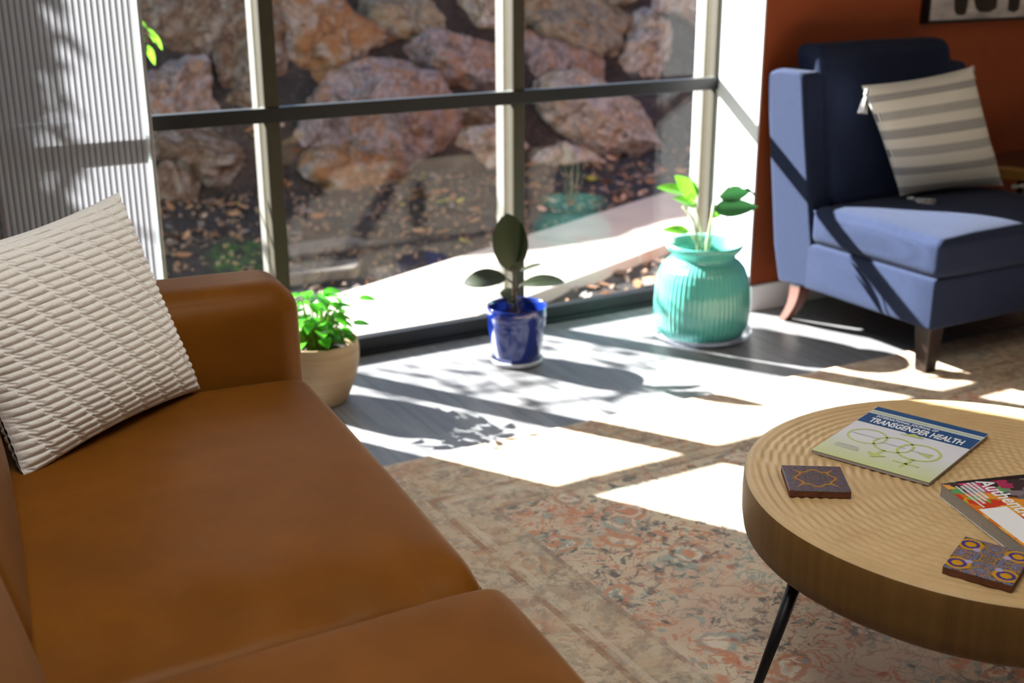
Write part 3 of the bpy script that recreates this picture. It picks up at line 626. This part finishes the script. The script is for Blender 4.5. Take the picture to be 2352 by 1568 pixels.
M['tabtop'] = m_tabtop()
def rimr(a): return TR * (1 + .004 * math.sin(3 * a + 1) + .002 * math.sin(7 * a))
mb = MB(); NR, NA = 200, 360
def topz(x, y, r):
    e = min(1, max(0, (TR - .012 - r) / .02))
    a = .5 + .5 * math.cos(2 * math.pi * (r / .0175 + .10 * mnoise.noise((x * 3, y * 3, 0))))
    # a second family of rings centred off the table crosses the first and gives the chequered relief
    q = math.hypot(x - .80, y + .42); b2 = .5 + .5 * math.cos(2 * math.pi * (q / .0165 + .10 * mnoise.noise((x * 3, y * 3, 4))))
    q3 = math.hypot(x + .10, y + .02); m2 = min(1, max(0, (.44 - q3) / .06))
    return TZ - .0001 - e * (.0015 * a + .0014 * b2 * m2)
V = [(0, 0, TZ)]
rs = [TR * (i / NR) for i in range(1, NR + 1)]
for r in rs:
    for k in range(NA):
        a = 2 * math.pi * k / NA; rr = r / TR * rimr(a) * (1 - .0); x, y = rr * math.cos(a), rr * math.sin(a)
        z = topz(x, y, r) - (.004 * max(0, (r - TR + .008) / .008) ** 2)
        V.append((x, y, z))
F = [(0, 1 + k, 1 + (k + 1) % NA) for k in range(NA)]
for j in range(NR - 1):
    for k in range(NA): F.append((1 + j*NA + k, 1 + (j+1)*NA + k, 1 + (j+1)*NA + (k+1) % NA, 1 + j*NA + (k+1) % NA))
mb.add(V, F, 0)
sv = []
prof = [(1.0, TZ - .004), (1.004, TZ - .010), (1.006, TZ - .04), (1.004, TZ - .08), (.995, TZ - .105), (.975, TZ - .115), (.3, TZ - .115)]
mb.lathe([(TR * s, z) for s, z in prof], NA, 1, lambda a, z, r: rimr(a) / TR)
mb.build('tabletop', [M['tabtop'], M['tabside']], tab)
for a0, a1, r0, r1_ in ((166.3, 172, .381, .520), (290, 293, .38, .50), (48, 50, .38, .50)):
    a = R(a0); b = R(a1); m_ = MB(); p0 = Vector((r0 * math.cos(a), r0 * math.sin(a), TZ - .11)); p1 = Vector((r1_ * math.cos(b), r1_ * math.sin(b), .010))
    m_.tube([p0, p0.lerp(p1, .5), p1], [.015, .010, .006], 16); m_.build('leg', M['black_alu'], tab)

# ------------------------------------------------------------------ things on the table
def flat(name, pts, z, m, parent, th=.0003):
    m_ = MB(); m_.prism(pts, z, z + th); return m_.build(name, m, parent, smooth=False)
def ringpts(mb, cx, cy, ri, ro, z, a0=0, a1=2 * math.pi, n=48):
    V = []; 
    for k in range(n + 1):
        a = a0 + (a1 - a0) * k / n
        V += [(cx + ri * math.cos(a), cy + ri * math.sin(a), z), (cx + ro * math.cos(a), cy + ro * math.sin(a), z)]
    mb.add(V, [(2*k, 2*k+1, 2*k+3, 2*k+2) for k in range(n)])
def text(s, parent, m, x, y, z, size, sx=1, name='lettering', bold=.0, rot=0):
    cu = bpy.data.curves.new(name, 'FONT'); cu.body = s; cu.size = size; cu.offset = bold; cu.extrude = .00015; cu.resolution_u = 3
    o = bpy.data.objects.new(name, cu); COL.objects.link(o); bpy.context.view_layer.update()
    me = bpy.data.meshes.new_from_object(o.evaluated_get(bpy.context.evaluated_depsgraph_get())); bpy.data.objects.remove(o); bpy.data.curves.remove(cu)
    me.materials.clear(); me.materials.append(m); o = bpy.data.objects.new(name, me); COL.objects.link(o); o.parent = parent; o.location = (x, y, z); o.scale = (sx, 1, 1); o.rotation_euler = (0, 0, rot); return o
WH = plain('print_white', (.82, .83, .84), .4, 0); BLU = plain('print_blue', (.012, .085, .24), .3, .03, spec=.6); GRN = plain('print_green', (.52, .60, .20), .4, .03); PGRN = plain('print_sage', (.42, .52, .36), .4, .03)
def m_cover():
    t = NT('magazine_cover'); X, Y, Z = t.sep(t.coord()); t.col(t.mix(t.ramp(Y, [(0, 0), (.13, 1)]), (.60, .68, .33), (.74, .76, .82))); t.set(Roughness=.28, Specular_IOR_Level=.5, Coat_Weight=.2); return t.m
TT = TZ - .0002
mg = empty('magazine', (1.607, 1.645, TT), math.atan2(-.226, .083), 'white and green journal with a blue title band, lying on the coffee table', 'magazine')
mb = MB(); mb.box((0, 0, .0008), (.24, .305, .0075)); mb.build('pages', plain('magazine_paper', (.45, .42, .42), .7, .1, 200, vs=(1, 1, 30)), mg, smooth=False)
mb = MB(); mb.box((-.001, -.001, .0075), (.241, .306, .0082)); cv = mb.build('cover', m_cover(), mg, smooth=False)
ZC = .0083
flat('blue_band', [(0, .203), (.105, .203), (.118, .196), (.148, .196), (.136, .203), (.24, .203), (.24, .262), (.0, .262)], ZC, BLU, cv)
flat('green_stripe', [(0, .268), (.24, .268), (.24, .277), (0, .277)], ZC, PGRN, cv)
flat('blue_stripe', [(0, .283), (.24, .283), (.24, .3055), (0, .3055)], ZC, BLU, cv)
text('TRANSGENDER HEALTH', cv, WH, .020, .2125, ZC + .0003, .0375, .485, bold=.0011); text('INTERNATIONAL JOURNAL OF', cv, WH, .022, .2465, ZC + .0003, .0155, .62, bold=.0003)
mb = MB(); z = ZC + .0003
ringpts(mb, .055, .135, .036, .041, z); ringpts(mb, .115, .125, .036, .041, z); ringpts(mb, .170, .120, .038, .044, z)
zz = z + .0004; mb.add([(.100, .186, zz), (.152, .192, zz), (.126, .206, zz)], [(0, 1, 2)])
mb.add([(.109, .087, z), (.116, .087, z), (.110, .050, z), (.103, .050, z)], [(0, 1, 2, 3)]); mb.add([(.088, .062, zz), (.130, .060, zz), (.105, .040, zz)], [(0, 2, 1)])
mb.add([(.172, .080, z), (.179, .080, z), (.173, .030, z), (.166, .030, z)], [(0, 1, 2, 3)]); mb.add([(.146, .055, z), (.198, .055, z), (.198, .049, z), (.146, .049, z)], [(3, 2, 1, 0)])
mb.add([(.165, .120, z), (.198, .128, z), (.196, .104, z)], [(0, 1, 2)]); mb.build('ring_emblem', GRN, cv, smooth=False)
mb = MB()
for k, (x, y, w) in enumerate(((.022, .066, .045), (.022, .058, .05), (.022, .050, .05), (.022, .135, .06), (.09, .122, .05), (.15, .12, .045))): mb.add([(x, y, z + .0002), (x + w, y, z + .0002), (x + w, y + .0022, z + .0002), (x, y + .0022, z + .0002)], [(0, 1, 2, 3)])
mb.build('small_print', plain('print_grey', (.35, .38, .36), .5, 0), cv, smooth=False)
# thick book with a colourful cover
def m_book():
    t = NT('colourful_book_cover'); v = t.coord(); c = t.new('TexVoronoi', feature='F1', distance='CHEBYCHEV'); t.link(t.coord(rot=(0, 0, .25)), c.inputs['Vector']); c.inputs['Scale'].default_value = 46
    s = t.new('SeparateColor'); t.link(c.outputs['Color'], s.inputs[0]); X, Y, Z = t.sep(v)
    warm = t.ramp(s.outputs[0], [(0, (.70, .18, .02)), (.25, (.78, .30, .03)), (.45, (.62, .05, .02)), (.6, (.80, .42, .08)), (.8, (.55, .10, .03)), (.9, (.20, .45, .05))], 'CONSTANT')
    cool = t.ramp(s.outputs[1], [(0, (.04, .03, .035)), (.25, (.40, .03, .10)), (.4, (.22, .18, .2)), (.6, (.55, .06, .16)), (.75, (.12, .11, .13)), (.92, (.10, .35, .12))], 'CONSTANT')
    k = t.ramp(t.math('ADD', t.math('SUBTRACT', t.math('MULTIPLY', Y, .55), X), t.math('ADD', t.math('MULTIPLY', s.outputs[2], .05), .5)), [(.495, 0), (.505, 1)]); t.col(t.mix(k, warm, cool)); t.set(Roughness=.25, Specular_IOR_Level=.5, Coat_Weight=.3); return t.m
bk = empty('book', (1.672, 1.378, TT), math.atan2(-.238, -.072), 'thick paperback with a red, orange and green cover at the right edge of the table', 'book')
BH = .026
mb = MB(); mb.box((.001, .001, .0008), (.285, .208, BH)); mb.build('pages', plain('book_paper', (.40, .36, .30), .8, .25, 60, vs=(1, 1, 25)), bk, smooth=False)
mb = MB(); mb.box((0, 0, BH), (.286, .21, BH + .0008)); cb = mb.build('cover', m_book(), bk, smooth=False)
mb = MB(); mb.box((0, 0, 0), (.286, .21, .0008)); mb.build('back_cover', WH, bk, smooth=False)
flat('black_strip', [(0, .03), (.007, .03), (.016, .21), (0, .21)], BH + .001, plain('print_black', (.015, .012, .014), .3, 0), cb)
flat('white_panel', [(.112, .006), (.285, .006), (.285, .060), (.112, .060)], BH + .001, WH, cb)
text('Authentic', cb, WH, .008, .066, BH + .0013, .044, .86, bold=.0009)
mb = MB(); rnd = random.Random(4); z = BH + .0013
for r_ in range(5):
    x = (.010, .010, .014, .020, .018)[r_]; v_ = .054 - r_ * .0092
    while x < (.050, .074, .082, .090, .104)[r_]:
        w = rnd.uniform(.0022, .0042); hh = .0064 if r_ < 4 else .0045; mb.add([(x, v_, z), (x + w, v_, z), (x + w, v_ + hh, z), (x, v_ + hh, z)], [(0, 1, 2, 3)]); x += w + .0011
mb.build('small_print', WH, cb, smooth=False)
# patterned tiles
def m_tile(name, s1, k):
    t = NT(name); X, Y, Z = t.sep(t.coord()); ax = t.math('ABSOLUTE', X); ay = t.math('ABSOLUTE', Y)
    hi = t.math('MAXIMUM', ax, ay); lo = t.math('MINIMUM', ax, ay); v = t.comb(hi, lo, 0)
    n = t.noise(v, s1, 3, .6, dist=1.0); n2 = t.noise(t.comb(lo, hi, .3 + k), s1 * 1.4, 3, .6, dist=1.5)
    base = t.ramp(n, [(.34, (.02, .03, .035)), (.44, (.07, .10, .10)), (.52, (.13, .12, .20)), (.60, (.03, .035, .07)), (.7, (.16, .05, .02))])
    c = t.mix(t.ramp(n2, [(.53, 0), (.55, 1), (.60, 1), (.62, 0)]), base, (.48, .24, .02)); c = t.mix(t.ramp(n2, [(.40, 0), (.42, .8), (.45, .8), (.47, 0)]), c, (.26, .26, .42))
    r = t.math('SQRT', t.math('ADD', t.math('POWER', X, 2), t.math('POWER', Y, 2)))
    if k == 0:
        c = t.mix(.75, c, t.ramp(n, [(.3, (.05, .065, .06)), (.5, (.10, .10, .14)), (.62, (.06, .065, .10)), (.7, (.13, .05, .03))]))
        q = t.math('SUBTRACT', hi, t.math('MULTIPLY', t.math('COSINE', t.math('MULTIPLY', lo, 150)), .006)); c = t.mix(t.ramp(q, [(.029, 0), (.0295, 1), (.0335, 1), (.034, 0)]), c, (.50, .26, .02))
    else:
        u1 = t.math('SUBTRACT', ax, .038); u2 = t.math('SUBTRACT', ay, .038); q = t.math('SQRT', t.math('ADD', t.math('POWER', u1, 2), t.math('POWER', u2, 2)))
        c = t.mix(t.ramp(t.math('MULTIPLY', q, 10), [(.0, 1), (.08, 1), (.09, 0), (.15, 0), (.16, 1), (.20, 1), (.21, 0)]), c, (.60, .30, .01)); c = t.mix(t.ramp(t.math('MULTIPLY', q, 10), [(.09, 0), (.1, 1), (.14, 1), (.15, 0)]), c, (.06, .04, .22))
        q2 = t.math('SQRT', t.math('ADD', t.math('POWER', t.math('SUBTRACT', ax, .024), 2), t.math('POWER', t.math('SUBTRACT', ay, .024), 2))); c = t.mix(t.ramp(t.math('MULTIPLY', q2, 10), [(.05, 1), (.07, 0)]), c, (.40, .38, .60))
    t.col(c); t.set(Roughness=.18, Coat_Weight=.5, Specular_IOR_Level=.6); t.bump(n2, .2, .0006); return t.m
CLAY = plain('terracotta', (.17, .055, .022), .7, .2, 60)
def tile(center, rz, w, h, mat, label):
    r = empty('ceramic_tile', (center[0], center[1], TT), rz, label, 'tile', 'patterned tiles on the coffee table')
    m_ = MB(); m_.box((-w/2, -h/2, 0), (w/2, h/2, .0125)); m_.build('tile_body', CLAY, r, smooth=False, bevel=.001)
    m_ = MB(); m_.box((-w/2 - .0003, -h/2 - .0003, .0117), (w/2 + .0003, h/2 + .0003, .0142)); m_.build('glazed_face', mat, r, smooth=False, bevel=.001)
tile((1.509, 1.530), math.atan2(-.066, .100), .112, .112, m_tile('glaze_star', 50, 0), 'glazed tile with a yellow scalloped square, left of the magazine')
tile((1.532, 1.152), math.atan2(-.098, .046), .108, .125, m_tile('glaze_flower', 60, 1), 'glazed tile with blue and yellow corner flowers, beside the thick book')

# ------------------------------------------------------------------ plants
M['potting'] = plain('potting_soil', (.03, .02, .014), .95, .3, 60, bs=.8, bd=.006)
# teal fluted pot with a plant
tp = empty('potted_plant', (2.728, 3.424, 0), 0, 'young broad-leaved plant in a large teal fluted ceramic pot', 'potted plant')
t = NT('teal_glaze'); v = t.coord(); t.col(t.mix(t.ramp(t.noise(v, 9, 4), [(.3, 0), (.7, 1)]), (.085, .40, .345), (.12, .47, .40))); t.set(Roughness=.18, Specular_IOR_Level=.6, Coat_Weight=.4); M['teal'] = t.m
def flute(a, z, r): return 1 + (.022 * (abs(math.cos(30 * a)) ** .7 - .5) if .012 < z < .30 and r > .1 else (.008 * math.cos(64 * a) if .305 < z < .345 and r > .12 else 0))
prof = [(.0, .012), (.150, .012), (.158, .02), (.172, .05), (.176, .09), (.176, .14), (.172, .19), (.164, .235), (.152, .265), (.135, .285), (.120, .297), (.116, .306), (.120, .316), (.134, .332), (.142, .345), (.1425, .352), (.139, .357), (.131, .355), (.122, .345), (.112, .325), (.108, .31), (.112, .295), (.145, .25), (.16, .19), (.16, .10), (0, .09)]
def dens(p, n=3):
    out = []
    for i in range(len(p) - 1):
        for k in range(n): t_ = k / n; out.append((p[i][0] + (p[i+1][0] - p[i][0]) * t_, p[i][1] + (p[i+1][1] - p[i][1]) * t_))
    return out + [p[-1]]
mb = MB(); mb.lathe(dens(prof), 384, mod=flute); mb.build('pot', M['teal'], tp)
mb = MB(); mb.lathe([(0, .001), (.15, .001), (.180, .012), (.188, .028), (.190, .028), (.184, .010), (.156, .0), (.15, .009), (0, .009)], 64); sa = mb.build('saucer', M['clear'], tp); sa['label'] = 'clear plastic saucer'
mb = MB(); mb.lathe([(0, .285), (.09, .283), (.119, .279)], 32); mb.build('soil', M['potting'], tp)
M['leafA'] = m_leaf('bright_leaf', (.10, .30, .02), (.16, .42, .03), .3, .45); M['leafB'] = m_leaf('dark_leaf', (.02, .09, .03), (.035, .13, .035), .3, .25); M['stem'] = plain('pale_stem', (.42, .46, .26), .5, .15, 30)
C0 = Vector((2.728, 3.424, 0))
def P(*a): return Vector(a) - C0
stems = [([(2.716, 3.432, .27), (2.705, 3.437, .36), (2.69, 3.445, .44), (2.655, 3.467, .49)], .006), ([(2.734, 3.42, .27), (2.738, 3.418, .37), (2.748, 3.412, .45), (2.752, 3.41, .50)], .007), ([(2.72, 3.43, .27), (2.715, 3.43, .40), (2.70, 3.44, .47), (2.685, 3.45, .535)], .0045), ([(2.735, 3.42, .30), (2.75, 3.41, .38), (2.78, 3.395, .41), (2.80, 3.385, .455)], .0045), ([(2.72, 3.43, .30), (2.70, 3.44, .36), (2.68, 3.455, .40)], .004), ([(2.75, 3.41, .45), (2.758, 3.405, .52), (2.80, 3.385, .565), (2.85, 3.36, .56)], .0035)]
mb = MB()
for pts, r in stems: mb.tube([P(*p) for p in pts], [r * (1 - .12 * i) for i in range(len(pts))], 8)
mb.build('stem', M['stem'], tp)
for b, e, w, nrm, cu, mt in (
    ((2.66, 3.465, .540), (2.572, 3.512, .572), .062, (.1, -.7, .9), .3, 'leafA'), ((2.695, 3.445, .515), (2.632, 3.476, .610), .088, (.15, -1, .4), .3, 'leafA'),
    ((2.70, 3.44, .49), (2.624, 3.482, .532), .06, (.2, -.8, .8), .3, 'leafA'), ((2.70, 3.445, .52), (2.677, 3.453, .615), .05, (.6, -.5, .2), .3, 'leafB'),
    ((2.745, 3.40, .478), (2.895, 3.325, .498), .078, (-.1, -.8, .6), .25, 'leafB'), ((2.775, 3.41, .52), (2.885, 3.355, .548), .06, (-.2, -1, .5), .5, 'leafB'),
    ((2.85, 3.36, .555), (2.902, 3.33, .525), .03, (.3, -.6, .8), .6, 'leafB'), ((2.68, 3.455, .395), (2.588, 3.50, .418), .042, (.1, -.9, .75), .5, 'leafA'), ((2.745, 3.412, .45), (2.785, 3.39, .475), .025, (.1, -.9, .5), .3, 'leafA')):
    m_ = MB(); bb, ee = P(*b), P(*e); leaf(m_, bb, ee - bb, (ee - bb).length, w, nrm, cu, .18, 8, 12); m_.build('leaf', M[mt], tp)

# blue pot with a rubber plant
bp = empty('rubber_plant', (1.977, 3.499, 0), 0, 'small rubber plant with dark oval leaves in a glossy cobalt blue pot', 'potted plant')
t = NT('cobalt_glaze'); t.col((.006, .020, .17)); t.set(Roughness=.12, Specular_IOR_Level=.6, Coat_Weight=.6); M['cobalt'] = t.m
mb = MB(); mb.lathe(dens([(0, .010), (.076, .010), (.080, .014), (.092, .07), (.100, .13), (.103, .17), (.105, .175), (.106, .205), (.1045, .209), (.101, .207), (.098, .17), (.09, .15), (0, .15)], 2), 80); mb.build('pot', M['cobalt'], bp)
mb = MB(); mb.lathe([(0, .0), (.082, .0), (.090, .006), (.093, .018), (.088, .02), (.083, .010), (0, .009)], 64); sa = mb.build('saucer', plain('white_saucer', (.55, .57, .66), .25, 0), bp); sa['label'] = 'white saucer'
mb = MB(); mb.lathe([(0, .160), (.06, .159), (.094, .156)], 32); mb.build('soil', M['potting'], bp)
M['rubber'] = m_leaf('rubber_leaf', (.014, .020, .007), (.022, .030, .010), .35, .05); C0 = Vector((1.977, 3.499, 0))
mb = MB(); mb.tube([P(1.975, 3.5, .17), P(1.97, 3.503, .26), P(1.966, 3.505, .345)], [.010, .009, .006], 10); mb.tube([P(1.972, 3.5, .28), P(1.945, 3.517, .305)], .004, 8); mb.tube([P(1.976, 3.5, .25), P(1.992, 3.49, .282)], .004, 8); mb.build('stem', plain('brown_stem', (.10, .08, .05), .6, .2, 30), bp)
for b, e, w, nrm, cu in (((1.966, 3.507, .325), (1.952, 3.515, .530), .122, (-.45, -1, .2), .12), ((1.947, 3.516, .303), (1.806, 3.575, .322), .085, (-.3, -.55, .9), .6), ((1.990, 3.491, .280), (2.118, 3.415, .322), .07, (.1, -.45, .9), .5),
                         ((1.975, 3.50, .36), (2.006, 3.49, .500), .06, (1, -.1, .2), .2), ((1.97, 3.5, .24), (1.93, 3.53, .262), .05, (.2, -.8, .5), .5), ((1.985, 3.49, .33), (2.055, 3.458, .362), .03, (0, -.3, 1), .2), ((1.975, 3.5, .22), (1.935, 3.48, .235), .03, (.1, -.5, 1), .4)):
    m_ = MB(); bb, ee = P(*b), P(*e); leaf(m_, bb, ee - bb, (ee - bb).length, w, nrm, cu, .12, 8, 18, oval=True); m_.build('leaf', M['rubber'], bp)

# wooden-looking bowl pot with a bushy plant
wpz = empty('potted_plant', (1.239, 3.479, 0), 0, 'bushy bright green plant in a pale turned wood pot behind the sofa arm', 'potted plant')
t = NT('turned_pale_wood'); v = t.coord(scale=(1, 1, 30)); t.col(t.mix(t.ramp(t.noise(v, 2.2, 4), [(.3, 0), (.7, 1)]), (.50, .35, .20), (.40, .27, .15))); t.set(Roughness=.55, Specular_IOR_Level=.3); M['turned'] = t.m
mb = MB(); mb.lathe(dens([(0, 0), (.078, 0), (.086, .008), (.104, .05), (.121, .10), (.129, .145), (.130, .18), (.127, .205), (.124, .210), (.119, .209), (.117, .19), (.110, .155), (0, .155)], 3), 96); mb.build('pot', M['turned'], wpz)
mb = MB(); mb.lathe([(0, .172), (.06, .17), (.114, .165)], 32); mb.build('soil', M['potting'], wpz)
M['leafC'] = m_leaf('glossy_green_leaf', (.045, .26, .012), (.09, .38, .02), .16, .4); rnd = random.Random(12); ms = MB(); ml = MB()
for k in range(84):
    a = rnd.uniform(0, 6.28); r = rnd.uniform(.0, .035); p = Vector((r * math.cos(a), r * math.sin(a), .165)); rr = rnd.uniform(.02, .105); zt_ = rnd.uniform(.20, .335) + (.03 if rr < .06 else 0)
    q = Vector((rr * math.cos(a), rr * math.sin(a), zt_)); ms.tube([p, p.lerp(q, .55) + Vector((0, 0, .025)), q], [.0028, .0022, .0014], 6)
    leaf(ml, q, (math.cos(a), math.sin(a), rnd.uniform(-.5, .35)), rnd.uniform(.045, .07), rnd.uniform(.032, .048), (rnd.uniform(-.3, .3), rnd.uniform(-.3, .3), 1), .6, .22, 4, 6)
for q in (Vector((.02, -.02, .372)), Vector((.118, -.065, .345)), Vector((.10, -.05, .262))):
    ms.tube([(0, 0, .165), q * .5 + Vector((0, 0, .11)), q], [.0028, .002, .0012], 6); leaf(ml, q, (1, -.55, .05), .06, .036, (0, -.3, 1), .4, .1, 4, 6)
ms.build('stems', plain('green_stem', (.16, .30, .03), .4, .2, 30), wpz); ml.build('foliage', M['leafC'], wpz)

# ------------------------------------------------------------------ end table, vase and picture
et = empty('end_table', (4.45, 3.28, 0), 0, 'live-edge wood end table at the right edge, beside the navy armchair', 'end table')
mb = MB(); rnd = random.Random(2); pts = []
for k in range(36):
    a = 2 * math.pi * k / 36; r = (.30 + .018 * mnoise.noise((math.cos(a) * 2, math.sin(a) * 2, 1)) * 2); pts.append((1.12 * r * math.cos(a), .78 * r * math.sin(a)))
n = 36; V = [(x, y, .535) for x, y in pts] + [(x * 1.04, y * 1.05, .525) for x, y in pts] + [(x * 1.0, y * 1.0, .485) for x, y in pts]
F = [tuple(range(n))]; F2 = [(n * j + i, n * (j+1) + i, n * (j+1) + (i+1) % n, n * j + (i+1) % n) for j in range(2) for i in range(n)] + [tuple(range(2*n, 3*n))[::-1]]
mb.add(V, F, 0); mb.add(V, F2, 1); tt = mb.build('tabletop', [plain('walnut_top', (.07, .035, .02), .35, .25, 14, vs=(1, 6, 1)), plain('golden_live_edge', (.34, .17, .04), .5, .2, 14)], et, smooth=True, auto=30)
for x, y in ((-.2, -.12), (.2, -.12), (.0, .15)):
    m_ = MB(); m_.tube([(x, y, .486), (x * 1.15, y * 1.15, 0.004)], [.016, .011], 12); m_.build('leg', M['black_alu'], et)
mb = MB(); mb.lathe([(0, 0), (.055, 0), (.075, .03), (.085, .08), (.07, .14), (.04, .17), (.035, .19), (.03, .19), (.03, .16), (0, .16)], 32); o = mb.build('vase', plain('dark_ceramic', (.02, .016, .016), .4, .1), loc=(4.555, 3.30, .535)); tag(o, 'dark round vase on the end table, cut off by the right edge of the photo', 'vase')
pf = empty('picture_frame', (3.885, 3.57, 1.088), 0, 'black and white snow scene picture in a black frame hanging on the orange wall', 'picture')
mb = MB(); mb.box((0, -.040, 0), (1.1, -.001, .012)); mb.box((0, -.040, .70), (1.1, -.001, .712)); mb.box((0, -.040, .012), (.012, -.001, .70)); mb.box((1.088, -.04, .012), (1.1, -.001, .70)); mb.build('frame', M['black_alu'], pf, smooth=False)
t = NT('snow_print'); v = t.coord(scale=(1, 1, 3)); t.col(t.mix(t.ramp(t.noise(v, 5, 4), [(.4, 0), (.68, 1)]), (.52, .50, .51), (.22, .22, .26))); t.set(Roughness=.5); M['snow'] = t.m
mb = MB(); mb.box((.012, -.036, .008), (1.088, -.02, .70)); pr = mb.build('print', M['snow'], pf, smooth=False)
DK = plain('print_dark', (.018, .013, .012), .6, .2, 20); mb = MB()
def blob(pts): mb.add([(x, -.0365, z) for x, z in pts], [tuple(range(len(pts)))])
blob([(.150, .055), (.158, .040), (.17, .031), (.20, .028), (.222, .034), (.226, .06), (.235, .2), (.13, .2)]); blob([(.262, .08), (.275, .055), (.30, .038), (.36, .036), (.40, .05), (.41, .2), (.25, .2)])
blob([(.09, .13), (.22, .16), (.42, .16), (.55, .13), (.62, .25), (.55, .42), (.3, .46), (.1, .36)]); blob([(.47, .04), (.51, .03), (.54, .04), (.55, .2), (.46, .2)]); mb.build('dark_animal_shapes', DK, pr, smooth=False)
